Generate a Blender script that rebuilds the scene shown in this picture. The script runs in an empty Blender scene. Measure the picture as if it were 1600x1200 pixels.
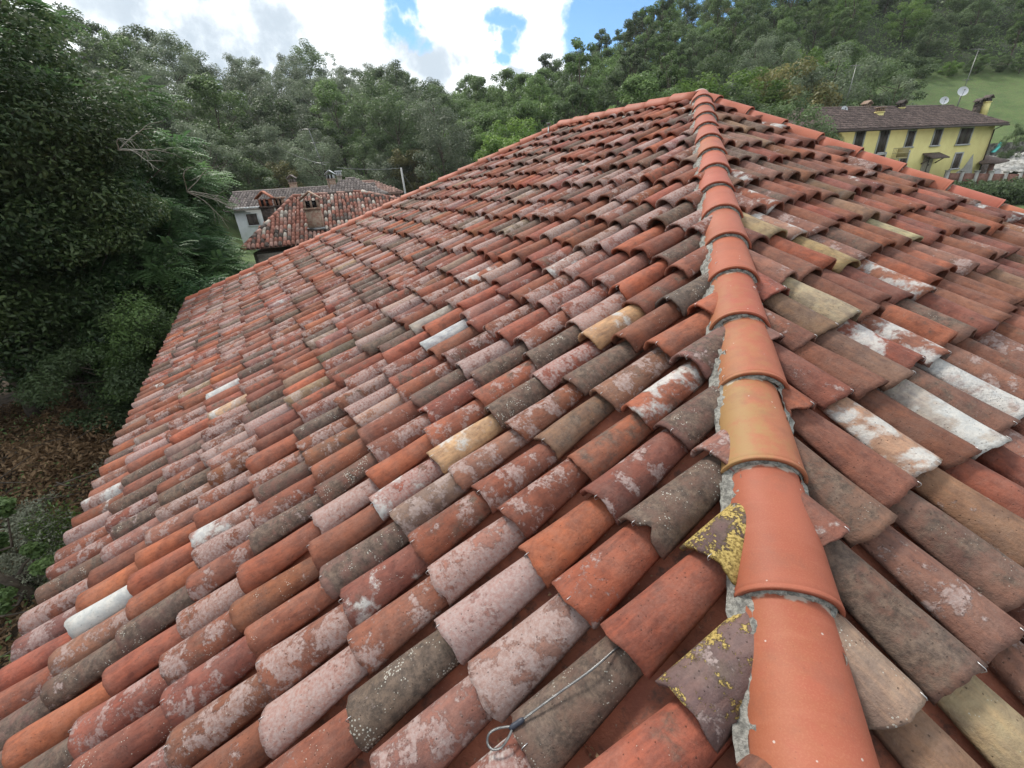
import bpy, math, random
import numpy as np
from mathutils import Vector, Matrix

random.seed(7); RNG = np.random.default_rng(7)
S = bpy.context.scene
COL = S.collection
rad = math.radians

# ------------------------------------------------------------------ camera
FPX, PITCH, ROLL = 679.02, rad(25.4587), rad(3.7134)
_c, _s = math.cos(ROLL), math.sin(ROLL)
R0 = np.array([1., 0, 0]); U0 = np.array([0, math.sin(PITCH), math.cos(PITCH)]); F0 = np.array([0, math.cos(PITCH), -math.sin(PITCH)])
CR = _c * R0 - _s * U0; CU = _s * R0 + _c * U0
cam_d = bpy.data.cameras.new('camera'); cam = bpy.data.objects.new('camera', cam_d); COL.objects.link(cam)
cam_d.sensor_width = 36; cam_d.lens = FPX / 1600 * 36; cam_d.clip_start = 0.02; cam_d.clip_end = 5000
cam.matrix_world = Matrix(((CR[0], CU[0], -F0[0], 0), (CR[1], CU[1], -F0[1], 0), (CR[2], CU[2], -F0[2], 0), (0, 0, 0, 1)))
S.camera = cam

def ray(px, py):                                # direction seen at a point of the 1600x1200 photograph
    u, v = px - 800, 600 - py
    r = CR * u + CU * v + F0 * FPX
    return r / np.linalg.norm(r)
def at(px, py, D):                              # ... at horizontal distance D
    r = ray(px, py); return r * D / math.hypot(r[0], r[1])
def proj(p):
    p = np.asarray(p); z = p @ F0
    return 800 + FPX * (p @ CR) / z, 600 - FPX * (p @ CU) / z, z

# ------------------------------------------------------------------ world, sun, exposure
SUN_AZ, SUN_EL = -42, 54
W = bpy.data.worlds.new('World'); S.world = W; W.use_nodes = True
nt = W.node_tree; nt.nodes.clear()
def N(nt, t, **k):
    n = nt.nodes.new(t)
    for a, b in k.items():
        if a in ('x', 'y'): continue
        setattr(n, a, b)
    return n
def mth(nt, op, a, b=None, clamp=False):
    n = nt.nodes.new('ShaderNodeMath'); n.operation = op; n.use_clamp = clamp
    for i, v in enumerate((a, b)):
        if v is None: continue
        if isinstance(v, (int, float)): n.inputs[i].default_value = v
        else: nt.links.new(v, n.inputs[i])
    return n.outputs[0]
def mixc(nt, fac, a, b, mode='MIX'):
    n = nt.nodes.new('ShaderNodeMix'); n.data_type = 'RGBA'; n.blend_type = mode
    for i, v in ((0, fac), (6, a), (7, b)):
        if isinstance(v, (int, float)): n.inputs[i].default_value = v
        elif isinstance(v, (tuple, list)): n.inputs[i].default_value = (*v[:3], 1)
        else: nt.links.new(v, n.inputs[i])
    return n.outputs[2]
def noise(nt, vec, scale, detail=4, rough=.55, dist=0, out=0):
    n = nt.nodes.new('ShaderNodeTexNoise'); n.inputs['Scale'].default_value = scale; n.inputs['Detail'].default_value = detail
    n.inputs['Roughness'].default_value = rough; n.inputs['Distortion'].default_value = dist
    if vec is not None: nt.links.new(vec, n.inputs['Vector'])
    return n.outputs[out]
def smooth(nt, v, lo, hi, a=0., b=1.):
    n = nt.nodes.new('ShaderNodeMapRange'); n.interpolation_type = 'SMOOTHSTEP'
    nt.links.new(v, n.inputs[0])
    for i, q in ((1, lo), (2, hi), (3, a), (4, b)):
        if isinstance(q, (int, float)): n.inputs[i].default_value = q
        else: nt.links.new(q, n.inputs[i])
    return n.outputs[0]

sky = N(nt, 'ShaderNodeTexSky', sky_type='NISHITA', sun_disc=False, sun_elevation=rad(SUN_EL), sun_rotation=rad(SUN_AZ), air_density=1.0, dust_density=.6, ozone_density=1.6)
tc = N(nt, 'ShaderNodeTexCoord'); gen = tc.outputs['Generated']
wob = noise(nt, gen, 5.5, 7, .6, 0, 1)
wsub = N(nt, 'ShaderNodeVectorMath', operation='SUBTRACT'); nt.links.new(wob, wsub.inputs[0]); wsub.inputs[1].default_value = (.5, .5, .5)
wsc = N(nt, 'ShaderNodeVectorMath', operation='SCALE'); nt.links.new(wsub.outputs[0], wsc.inputs[0]); wsc.inputs['Scale'].default_value = .22
wad = N(nt, 'ShaderNodeVectorMath', operation='ADD'); nt.links.new(gen, wad.inputs[0]); nt.links.new(wsc.outputs[0], wad.inputs[1])
wn = N(nt, 'ShaderNodeVectorMath', operation='NORMALIZE'); nt.links.new(wad.outputs[0], wn.inputs[0])
def blob(d, r0, r1):
    """1 near direction d, falling to 0 between angles r0 and r1 (radians)"""
    n = N(nt, 'ShaderNodeVectorMath', operation='DOT_PRODUCT'); nt.links.new(wn.outputs[0], n.inputs[0]); n.inputs[1].default_value = tuple(d)
    return smooth(nt, n.outputs['Value'], math.cos(r1), math.cos(r0))
def union(lst):
    o = lst[0]
    for l in lst[1:]: o = mth(nt, 'MAXIMUM', o, l)
    return o
blue = union([blob(ray(x, y), a, b) for x, y, a, b in ((985, -10, .09, .125), (930, 30, .045, .075), (1060, -60, .16, .2), (765, 45, .012, .03), (762, 78, .008, .024), (770, 5, .012, .035),
              (625, 48, .008, .03), (640, 15, .008, .03), (1150, -200, .2, .3), (880, -150, .06, .12))])
grey = union([blob(ray(x, y), a, b) for x, y, a, b in ((250, 35, .03, .11), (330, 65, .03, .1), (440, 78, .04, .12), (520, 40, .02, .08), (600, 60, .02, .06), (655, 95, .02, .06), (120, 60, .03, .1), (700, 60, .01, .04), (785, 110, .01, .03))])
n1 = noise(nt, gen, 3.2, 8, .6)
n2 = noise(nt, gen, 9.0, 7, .6)
farblue = smooth(nt, n1, .53, .60)                        # blue gaps elsewhere in the sky
inview = blob(ray(700, 100), .75, .95)
farblue = mth(nt, 'MULTIPLY', farblue, mth(nt, 'SUBTRACT', 1.0, inview))
bluem = mth(nt, 'MAXIMUM', blue, mth(nt, 'MULTIPLY', farblue, .7))
greym = mth(nt, 'MAXIMUM', mth(nt, 'MULTIPLY', grey, smooth(nt, n2, .3, .6)), mth(nt, 'MULTIPLY', smooth(nt, n2, .5, .68), .45))
cloud = mixc(nt, greym, (1.25, 1.3, 1.33), (.50, .58, .66))
skyn = N(nt, 'ShaderNodeVectorMath', operation='SCALE'); nt.links.new(sky.outputs[0], skyn.inputs[0]); skyn.inputs['Scale'].default_value = .125
skyt = mixc(nt, 1.0, skyn.outputs[0], (.62, .88, 1.12), 'MULTIPLY')
dimv = mth(nt, 'ADD', .74, mth(nt, 'MULTIPLY', inview, .26))
cs_ = N(nt, 'ShaderNodeVectorMath', operation='SCALE'); nt.links.new(cloud, cs_.inputs[0]); nt.links.new(dimv, cs_.inputs['Scale'])
fin = mixc(nt, bluem, cs_.outputs[0], skyt)
bg = N(nt, 'ShaderNodeBackground'); nt.links.new(fin, bg.inputs[0]); bg.inputs[1].default_value = 1.0
wo = N(nt, 'ShaderNodeOutputWorld'); nt.links.new(bg.outputs[0], wo.inputs[0])

sl = bpy.data.lights.new('sun', 'SUN'); sl.energy = 2.6; sl.angle = rad(12); sl.color = (1, .95, .88)
so = bpy.data.objects.new('sun', sl); COL.objects.link(so)
sd = Vector((math.sin(rad(SUN_AZ)) * math.cos(rad(SUN_EL)), math.cos(rad(SUN_AZ)) * math.cos(rad(SUN_EL)), math.sin(rad(SUN_EL))))
so.rotation_euler = sd.to_track_quat('Z', 'Y').to_euler(); so.location = sd * 60
S.view_settings.view_transform = 'Standard'; S.view_settings.look = 'None'; S.view_settings.exposure = 0.4; S.view_settings.gamma = 1
S.view_settings.use_curve_mapping = False

# ------------------------------------------------------------------ helpers
def tag(o, label=None, cat=None, group=None, kind=None):
    if label: o['label'] = label
    if cat: o['category'] = cat
    if group: o['group'] = group
    if kind: o['kind'] = kind
    return o
def empty(name, loc=(0, 0, 0), rz=0):
    o = bpy.data.objects.new(name, None); COL.objects.link(o); o.location = tuple(float(q) for q in loc); o.rotation_euler = (0, 0, rz); o.empty_display_size = .3
    return o
def link(name, me, parent=None):
    o = bpy.data.objects.new(name, me); COL.objects.link(o)
    if parent is not None: o.parent = parent
    return o

class MB:
    """collects geometry and links it as one mesh object"""
    def __init__(s): s.v = []; s.f = []; s.n = 0; s.col = []; s.hascol = False
    def add(s, vs, fs, col=None):
        vs = np.asarray(vs, float).reshape(-1, 3)
        s.v.append(vs); s.f.append(np.asarray(fs, int) + s.n if len(fs) else np.zeros((0, 4), int)); s.n += len(vs)
        c = np.ones((len(vs), 3)) if col is None else np.broadcast_to(np.asarray(col, float), (len(vs), 3))
        s.hascol |= col is not None
        s.col.append(c)
    def box(s, c, size, ax=None, col=None):
        """c centre, size full extents along axes ax (3 vectors)"""
        ax = np.eye(3) if ax is None else np.asarray(ax)
        h = np.asarray(size, float) / 2
        k = np.array([[x, y, z] for x in (-1, 1) for y in (-1, 1) for z in (-1, 1)]) * h
        s.add(np.asarray(c) + k @ ax, [[0, 1, 3, 2], [4, 6, 7, 5], [0, 4, 5, 1], [2, 3, 7, 6], [0, 2, 6, 4], [1, 5, 7, 3]], col)
    def tube(s, pts, radii, seg=8, col=None, caps=True):
        pts = np.asarray(pts, float); n = len(pts)
        radii = np.broadcast_to(np.asarray(radii, float), (n,))
        t = np.gradient(pts, axis=0) if n > 2 else np.repeat((pts[1] - pts[0])[None], 2, 0)
        t /= np.linalg.norm(t, axis=1)[:, None] + 1e-12
        ref = np.array([0, 0, 1.]) if abs(t[0][2]) < .9 else np.array([1., 0, 0])
        a = np.cross(t[0], ref); a /= np.linalg.norm(a)
        vs = []
        for i in range(n):
            a = a - t[i] * (a @ t[i]); a /= np.linalg.norm(a) + 1e-12
            b = np.cross(t[i], a)
            th = np.arange(seg) * 2 * math.pi / seg
            vs.append(pts[i] + radii[i] * (np.cos(th)[:, None] * a + np.sin(th)[:, None] * b))
        fs = [[i * seg + j, i * seg + (j + 1) % seg, (i + 1) * seg + (j + 1) % seg, (i + 1) * seg + j] for i in range(n - 1) for j in range(seg)]
        v = np.vstack(vs)
        if caps and n > 1:
            v = np.vstack([v, pts[0], pts[-1]]); c0, c1 = n * seg, n * seg + 1
            fs += [[c0, (j + 1) % seg, j, j] for j in range(seg)]
            fs += [[c1, (n - 1) * seg + j, (n - 1) * seg + (j + 1) % seg, (n - 1) * seg + (j + 1) % seg] for j in range(seg)]
        s.add(v, fs, col)
    def build(s, name, mat, parent=None, shade=True, attrs=None):
        if not s.v: return None
        me = mesh_np(name, np.vstack(s.v), np.vstack(s.f), mat, shade, col=np.vstack(s.col))
        return link(name, me, parent)

def mesh_np(name, v, f, mat, shade=True, col=None, attrs=None):
    f = np.asarray(f)
    tri = (f[:, 3] == f[:, 2]) | (f[:, 3] == f[:, 0])
    ln = np.where(tri, 3, 4); st = np.concatenate([[0], np.cumsum(ln)[:-1]])
    keep = np.ones(f.shape, bool); keep[tri, 3] = False
    me = bpy.data.meshes.new(name)
    me.vertices.add(len(v)); me.vertices.foreach_set('co', np.asarray(v, np.float32).ravel())
    me.loops.add(int(ln.sum())); me.loops.foreach_set('vertex_index', f[keep].astype(np.int32))
    me.polygons.add(len(f)); me.polygons.foreach_set('loop_start', st.astype(np.int32)); me.polygons.foreach_set('loop_total', ln.astype(np.int32))
    if shade: me.polygons.foreach_set('use_smooth', np.ones(len(f), bool))
    me.update(calc_edges=True); me.validate()
    if col is not None:
        a = me.attributes.new('tint', 'FLOAT_VECTOR', 'POINT'); a.data.foreach_set('vector', np.asarray(col, np.float32).ravel())
    if attrs:
        for k, val in attrs.items():
            a = me.attributes.new(k, 'FLOAT_VECTOR', 'POINT'); a.data.foreach_set('vector', np.asarray(val, np.float32).ravel())
    if mat: me.materials.append(mat)
    return me

def newmat(name):
    m = bpy.data.materials.new(name); m.use_nodes = True
    nt = m.node_tree; nt.nodes.clear()
    o = nt.nodes.new('ShaderNodeOutputMaterial'); b = nt.nodes.new('ShaderNodeBsdfPrincipled'); nt.links.new(b.outputs[0], o.inputs[0])
    return m, nt, b
def attr(nt, name):
    n = nt.nodes.new('ShaderNodeAttribute'); n.attribute_name = name; return n.outputs['Vector']
def bump(nt, b, h, strength, dist):
    n = nt.nodes.new('ShaderNodeBump'); n.inputs['Strength'].default_value = strength; n.inputs['Distance'].default_value = dist
    nt.links.new(h, n.inputs['Height']); nt.links.new(n.outputs[0], b.inputs['Normal'])
def simple(name, c1, c2=None, scale=3, rough=.8, metal=0, bmp=0, bscale=30, tint=False, coord='Object', lo=.35, hi=.65):
    m, nt, b = newmat(name)
    tcn = nt.nodes.new('ShaderNodeTexCoord'); v = tcn.outputs[coord]
    if c2 is not None:
        c = mixc(nt, smooth(nt, noise(nt, v, scale, 6, .65), lo, hi), c1, c2)
    else:
        c = mixc(nt, noise(nt, v, scale * 3, 5, .6), tuple(q * .85 for q in c1), tuple(min(1, q * 1.12) for q in c1))
    if tint:
        c = mixc(nt, 1.0, c, attr(nt, 'tint'), 'MULTIPLY')
    nt.links.new(c, b.inputs['Base Color']); b.inputs['Roughness'].default_value = rough; b.inputs['Metallic'].default_value = metal
    if bmp: bump(nt, b, noise(nt, v, bscale, 6, .65), bmp, .01)
    return m

# ------------------------------------------------------------------ materials
def tile_material():
    m, nt, b = newmat('old_tile')
    uv = attr(nt, 'tuv')                     # x across (m), y along (m), z seed
    tcol = attr(nt, 'tcol'); tp = attr(nt, 'tparm'); tq = attr(nt, 'tparm2')
    sep = N(nt, 'ShaderNodeSeparateXYZ'); nt.links.new(tp, sep.inputs[0]); lime, dark, lich = sep.outputs
    sq = N(nt, 'ShaderNodeSeparateXYZ'); nt.links.new(tq, sq.inputs[0]); yel, white, _ = sq.outputs
    suv = N(nt, 'ShaderNodeSeparateXYZ'); nt.links.new(uv, suv.inputs[0])
    # stretched copy for streaks along the tile
    mp = N(nt, 'ShaderNodeMapping'); nt.links.new(uv, mp.inputs[0]); mp.inputs['Scale'].default_value = (1.6, .35, 1)
    big = noise(nt, uv, 9, 6, .62, .4)
    mid = noise(nt, uv, 24, 6, .7, .3)
    fine = noise(nt, uv, 120, 5, .7)
    streak = noise(nt, mp.outputs[0], 34, 6, .65)
    blot = noise(nt, uv, 5.5, 5, .6, .3)
    c = mixc(nt, smooth(nt, mid, .3, .75), tcol, mixc(nt, 1.0, tcol, (.62, .56, .56), 'MULTIPLY'))
    c = mixc(nt, smooth(nt, blot, .42, .62, 0, .75), c, mixc(nt, 1.0, c, (.62, .60, .66), 'MULTIPLY'))
    c = mixc(nt, mth(nt, 'MULTIPLY', smooth(nt, streak, .42, .66), .45), c, mixc(nt, 1.0, tcol, (1.28, 1.12, 1.0), 'MULTIPLY'))
    # dark patina
    tip = smooth(nt, suv.outputs[1], .0, .05, .22, 0.)
    dm = mth(nt, 'SUBTRACT', mth(nt, 'ADD', mth(nt, 'MULTIPLY', big, .7), mth(nt, 'MULTIPLY', mid, .3)), mth(nt, 'SUBTRACT', mth(nt, 'ADD', .78, tip), mth(nt, 'MULTIPLY', dark, .55)))
    dm = smooth(nt, dm, -.06, .10)
    dcol = mixc(nt, smooth(nt, noise(nt, uv, 38, 7, .75), .36, .66), (.045, .035, .028), (.175, .125, .092))
    dm = mth(nt, 'MULTIPLY', dm, smooth(nt, noise(nt, uv, 17, 7, .7, .2), .34, .56, .18, 1.))
    c = mixc(nt, mth(nt, 'MULTIPLY', dm, .86), c, dcol)
    dust = smooth(nt, noise(nt, uv, 6.5, 8, .68, .2), .38, .68, .02, .28)
    c = mixc(nt, dust, c, mixc(nt, smooth(nt, fine, .35, .65), (.105, .082, .070), (.225, .175, .150)))
    # lime bloom, pinkish white, ragged edge
    off = N(nt, 'ShaderNodeVectorMath', operation='ADD'); nt.links.new(uv, off.inputs[0]); off.inputs[1].default_value = (3.1, 1.7, 9.2)
    lb = noise(nt, off.outputs[0], 10, 10, .70, .12)
    lf = noise(nt, off.outputs[0], 75, 5, .7)
    lm = mth(nt, 'SUBTRACT', mth(nt, 'ADD', mth(nt, 'MULTIPLY', lb, .82), mth(nt, 'MULTIPLY', lf, .18)), mth(nt, 'SUBTRACT', .72, mth(nt, 'MULTIPLY', lime, .42)))
    lme = smooth(nt, lm, 0., .055)
    lcol = mixc(nt, smooth(nt, lf, .3, .7), mixc(nt, .38, tcol, (.30, .245, .23)), (.37, .295, .275))
    c = mixc(nt, mth(nt, 'MULTIPLY', mth(nt, 'MULTIPLY', lme, smooth(nt, lf, .15, .6, .45, 1.)), .85), c, lcol)
    # white patches (mortar, paint)
    wn_ = noise(nt, off.outputs[0], 7, 8, .6, .1)
    wm = smooth(nt, mth(nt, 'SUBTRACT', mth(nt, 'ADD', mth(nt, 'MULTIPLY', wn_, .85), mth(nt, 'MULTIPLY', mid, .15)), mth(nt, 'SUBTRACT', .86, mth(nt, 'MULTIPLY', white, .66))), 0., .09)
    c = mixc(nt, mth(nt, 'MULTIPLY', mth(nt, 'MULTIPLY', wm, .85), smooth(nt, fine, .2, .6, .6, 1.)), c, mixc(nt, smooth(nt, mid, .35, .65), (.40, .42, .42), (.58, .57, .53)))
    # lichen freckles
    vor = N(nt, 'ShaderNodeTexVoronoi', feature='F1'); nt.links.new(uv, vor.inputs['Vector']); vor.inputs['Scale'].default_value = 115; vor.inputs['Randomness'].default_value = 1
    dd = mth(nt, 'ADD', vor.outputs['Distance'], mth(nt, 'MULTIPLY', mth(nt, 'SUBTRACT', fine, .5), .5))
    zone = smooth(nt, noise(nt, off.outputs[0], 14, 4, .6), .48, .66)
    sp = smooth(nt, dd, mth(nt, 'MULTIPLY', mth(nt, 'MULTIPLY', lich, .46), zone), mth(nt, 'ADD', mth(nt, 'MULTIPLY', mth(nt, 'MULTIPLY', lich, .46), zone), .05), 1., 0.)
    spz = mth(nt, 'MULTIPLY', sp, smooth(nt, mth(nt, 'MULTIPLY', lich, zone), .05, .2))
    c = mixc(nt, mth(nt, 'MULTIPLY', spz, .75), c, (.47, .46, .40))
    # yellow lichen crust
    ym = smooth(nt, mth(nt, 'SUBTRACT', mth(nt, 'ADD', mth(nt, 'MULTIPLY', noise(nt, off.outputs[0], 8, 9, .72, .1), .8), mth(nt, 'MULTIPLY', fine, .2)), mth(nt, 'SUBTRACT', .975, mth(nt, 'MULTIPLY', yel, .52))), 0., .03)
    c = mixc(nt, mth(nt, 'MULTIPLY', ym, .92), c, mixc(nt, smooth(nt, fine, .38, .62), (.20, .14, .035), (.50, .37, .12)))
    # pits
    vp = N(nt, 'ShaderNodeTexVoronoi', feature='F1'); nt.links.new(off.outputs[0], vp.inputs['Vector']); vp.inputs['Scale'].default_value = 55
    pit = smooth(nt, vp.outputs['Distance'], .07, .13, 1., 0.)
    c = mixc(nt, mth(nt, 'MULTIPLY', pit, .55), c, (.06, .04, .03))
    nt.links.new(c, b.inputs['Base Color']); b.inputs['Roughness'].default_value = .82
    b.inputs['Specular IOR Level'].default_value = .3
    h = mth(nt, 'ADD', mth(nt, 'MULTIPLY', mid, .7), mth(nt, 'MULTIPLY', fine, .45))
    h = mth(nt, 'ADD', h, mth(nt, 'MULTIPLY', streak, .35))
    h = mth(nt, 'ADD', h, mth(nt, 'MULTIPLY', ym, .5)); h = mth(nt, 'SUBTRACT', h, mth(nt, 'MULTIPLY', pit, .5)); h = mth(nt, 'ADD', h, mth(nt, 'MULTIPLY', lme, .22))
    bump(nt, b, h, 1., .007)
    return m
M_TILE = tile_material()

def cap_material():
    m, nt, b = newmat('new_ridge_tile')
    uv = attr(nt, 'tuv'); tcol = attr(nt, 'tcol'); tp = attr(nt, 'tparm')
    sep = N(nt, 'ShaderNodeSeparateXYZ'); nt.links.new(tp, sep.inputs[0])
    suv = N(nt, 'ShaderNodeSeparateXYZ'); nt.links.new(uv, suv.inputs[0])
    big = noise(nt, uv, 5, 5, .55, .3); mid = noise(nt, uv, 20, 6, .6); fine = noise(nt, uv, 260, 4, .6)
    mp = N(nt, 'ShaderNodeMapping'); nt.links.new(uv, mp.inputs[0]); mp.inputs['Scale'].default_value = (.35, 2.2, 1)
    band = noise(nt, mp.outputs[0], 16, 6, .6)
    c = mixc(nt, smooth(nt, big, .3, .7), tcol, mixc(nt, 1.0, tcol, (.86, .80, .76), 'MULTIPLY'))
    c = mixc(nt, mth(nt, 'MULTIPLY', smooth(nt, band, .5, .7), .35), c, mixc(nt, 1.0, tcol, (1.05, 1.18, 1.25), 'MULTIPLY'))
    c = mixc(nt, mth(nt, 'MULTIPLY', smooth(nt, fine, .45, .7), .18), c, (.50, .22, .12))
    # ochre staining of some caps
    st = mth(nt, 'MULTIPLY', smooth(nt, mth(nt, 'ADD', mid, mth(nt, 'MULTIPLY', suv.outputs[0], -2.2)), .35, .75), sep.outputs[0])
    c = mixc(nt, st, c, (.30, .20, .075))
    # greyish scuffs and drips
    sc = smooth(nt, noise(nt, uv, 15, 9, .75, 1.2), .70, .74)
    c = mixc(nt, mth(nt, 'MULTIPLY', sc, .35), c, (.46, .34, .30))
    vor = N(nt, 'ShaderNodeTexVoronoi', feature='F1'); nt.links.new(uv, vor.inputs['Vector']); vor.inputs['Scale'].default_value = 22
    dot = smooth(nt, vor.outputs['Distance'], .045, .07, 1., 0.)
    c = mixc(nt, mth(nt, 'MULTIPLY', dot, .7), c, (.55, .50, .45))
    gr_ = smooth(nt, noise(nt, uv, 7, 9, .72, .2), .50, .66)
    c = mixc(nt, mth(nt, 'MULTIPLY', gr_, .30), c, (.20, .085, .055))
    vq = N(nt, 'ShaderNodeTexVoronoi', feature='F1'); nt.links.new(uv, vq.inputs['Vector']); vq.inputs['Scale'].default_value = 75
    c = mixc(nt, smooth(nt, vq.outputs['Distance'], .05, .12, .5, 0.), c, (.15, .06, .04))
    # mortar smear at the edge covered by the next cap
    sm = smooth(nt, mth(nt, 'ADD', suv.outputs[1], mth(nt, 'MULTIPLY', mth(nt, 'SUBTRACT', mid, .5), .09)), .412, .424)
    c = mixc(nt, mth(nt, 'MULTIPLY', sm, .75), c, (.42, .39, .33))
    nt.links.new(c, b.inputs['Base Color']); b.inputs['Roughness'].default_value = .62; b.inputs['Specular IOR Level'].default_value = .35
    bump(nt, b, mth(nt, 'ADD', mth(nt, 'MULTIPLY', mid, .5), mth(nt, 'MULTIPLY', fine, .25)), .35, .003)
    return m
M_CAP = cap_material()
M_PAN = simple('channel_tile_red', (.20, .066, .040), (.36, .125, .070), 4.5, .8, bmp=.5, bscale=70)
_n = M_PAN.node_tree; _b = [n for n in _n.nodes if n.type == 'BSDF_PRINCIPLED'][0]; _src = _b.inputs['Base Color'].links[0].from_socket
_co = [n for n in _n.nodes if n.type == 'TEX_COORD'][0].outputs['Object']
_n.links.new(mixc(_n, smooth(_n, noise(_n, _co, 13, 8, .7), .52, .66, 0., .75), mixc(_n, smooth(_n, noise(_n, _co, 60, 5, .7), .62, .70, 0., .8), _src, (.30, .24, .19)), (.07, .045, .035)), _b.inputs['Base Color'])
M_MORTAR = simple('mortar', (.15, .145, .13), (.38, .37, .33), 55, .95, bmp=1., bscale=110)
M_STEEL = simple('galvanised_steel', (.16, .16, .16), (.27, .27, .26), 30, .35, .9)
M_SLEEVE = simple('dark_sleeve', (.025, .03, .045), None, 30, .5)

# ------------------------------------------------------------------ the roof: frames taken from the survey of the photograph
SC = 1.2
def dirv(az, el=0.):
    a, e = rad(az), rad(el); return np.array([math.sin(a) * math.cos(e), math.cos(a) * math.cos(e), math.sin(e)])
HP = np.array([.5858, .6341, -.8367]) * SC           # crest of the near hip, lower lip of the cap in front of the camera
HD = dirv(18.6534, 17.2147); CAPX = .3556 * SC       # its direction, exposure of a cap
EL, ER = dirv(-28.4392), dirv(62.127)                # eaves of the left and the right slope
def unit(v): return v / np.linalg.norm(v)
NL = unit(np.cross(HD, EL)); NL *= np.sign(NL[2]); NR = unit(np.cross(ER, HD)); NR *= np.sign(NR[2])
UL = unit(np.cross(NL, EL)); UL *= np.sign(UL[2]); UR = unit(np.cross(NR, ER)); UR *= np.sign(UR[2])
HS = unit(np.cross(HD, [0, 0, 1])); HU = np.cross(HS, HD)      # right of hip (horizontal), up of hip
DROP = .135                                           # tile bedding plane below the crest of the caps
PB = HP - HU * DROP
AP = HP + 14.6 * CAPX * HD
KP = AP + EL * 2.47 * SC
# hips seen at the far left and the right: cut the sight planes with the slopes
def hipdir(p, px, n):
    m = np.cross(p, ray(*px)); d = unit(np.cross(m, n)); return d if d[2] < 0 else -d
KD = hipdir(KP, (320, 452), NL)
RD = hipdir(AP, (1590, 322), NR)
ZE = -1.8124 * SC - .085                               # eave height of the bedding plane
def hit_z(p, d, z): return p + d * ((z - p[2]) / d[2])
C_NEAR = hit_z(PB, HD, ZE)
C_LEFT = hit_z(KP - np.array([0, 0, DROP]), KD, ZE); C_LEFT = C_LEFT - NL * ((C_LEFT - PB) @ NL)
C_RIGHT = hit_z(AP - np.array([0, 0, DROP]), RD, ZE); C_RIGHT = C_RIGHT - NR * ((C_RIGHT - PB) @ NR)
print('roof corners', C_NEAR.round(2), C_LEFT.round(2), C_RIGHT.round(2), 'apex', AP.round(2), 'K', KP.round(2), 'KD', KD.round(3), 'RD', RD.round(3))

house = empty('tiled_house', (0, 0, 0)); HOUSE_Z = -5.9
tag(house, 'big hipped roof of old curved clay tiles filling the foreground, with new orange ridge tiles', 'house')

# --- one cover tile as arrays (local x across, y up the slope, z off the slope)
def tile_arrays(nu, nv, L, wl, wu, hl, hu, th, frame, a, b, yaw, seed, clips, rough, z0l=.02, z0u=0., amp=.0, roll=0.):
    o, e, u, n = frame
    cy, sy = math.cos(yaw), math.sin(yaw)
    base = o + e * a + u * b
    ee = e * cy + u * sy; uu = -e * sy + u * cy
    cr, sr = math.cos(roll), math.sin(roll)
    ee, nn = ee * cr + n * sr, n * cr - ee * sr
    T = rad(82); tt = np.linspace(-T, T, nu)
    r = np.random.default_rng(seed)
    # irregular lower and upper ends
    ph = r.uniform(0, 6.28, 4)
    lowedge = rough * (.006 * np.sin(2.2 * tt + ph[0]) + .0018 * np.sin(6 * tt + ph[1]) + r.normal(0, .0016, nu))
    if r.random() < .13: lowedge += r.uniform(.010, .035) * np.exp(-((tt - r.uniform(-1.3, 1.3)) / r.uniform(.18, .4)) ** 2)
    yv = np.linspace(0, 1, nv) ** 1.15
    # clip the top by the vertical planes (point, inward normal)
    ymax = np.full(nu, L)
    xs0 = np.sin(tt) / math.sin(T)
    z00 = (np.cos(tt) - math.cos(T)) / (1 - math.cos(T))
    for p, q in clips:
        P0 = base + ee * (xs0 * (wl + wu) / 2)[:, None] + nn * (z00 * hl)[:, None]
        s0 = (P0 - p) @ q; du = uu @ q
        if du < -1e-6:
            ymax = np.minimum(ymax, s0 / -du)
    if ymax.max() < .09 or ymax.mean() < .06: return None
    ymax = np.clip(ymax, .012, None)
    outv, inv, tuv_o = [], [], []
    for k, yy in enumerate(yv):
        y = lowedge * (1 - yy) + yy * ymax
        f = y / L
        w = wl + (wu - wl) * f; h = hl + (hu - hl) * f; z0 = z0l + (z0u - z0l) * f
        bend = amp * (np.sin(3.1 * f * 2 + ph[2]) * .5 + np.sin(2 * tt + 5 * f + ph[3]) * .5)
        x = xs0 * w; z = z0 + z00 * h + bend
        outv.append(base + ee * x[:, None] + uu * y[:, None] + nn * z[:, None])
        xi = xs0 * (w - th); zi = z0 + z00 * (h - th) + bend
        inv.append(base + ee * xi[:, None] + uu * y[:, None] + nn * zi[:, None])
        tuv_o.append(np.stack([tt / T * w * 1.25, y, np.full(nu, seed * .37 % 97)], 1))
    V = np.vstack(outv + inv); uv = np.vstack(tuv_o + tuv_o)
    I = np.arange(nu * nv).reshape(nv, nu); J = I + nu * nv
    f = [np.stack([I[:-1, :-1], I[:-1, 1:], I[1:, 1:], I[1:, :-1]], -1).reshape(-1, 4),
         np.stack([J[:-1, :-1], J[1:, :-1], J[1:, 1:], J[:-1, 1:]], -1).reshape(-1, 4),
         np.stack([I[0, :-1], J[0, :-1], J[0, 1:], I[0, 1:]], -1),
         np.stack([I[-1, :-1], I[-1, 1:], J[-1, 1:], J[-1, :-1]], -1),
         np.stack([I[:-1, 0], I[1:, 0], J[1:, 0], J[:-1, 0]], -1),
         np.stack([I[:-1, -1], J[:-1, -1], J[1:, -1], I[1:, -1]], -1)]
    return V, np.vstack(f), uv

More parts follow.
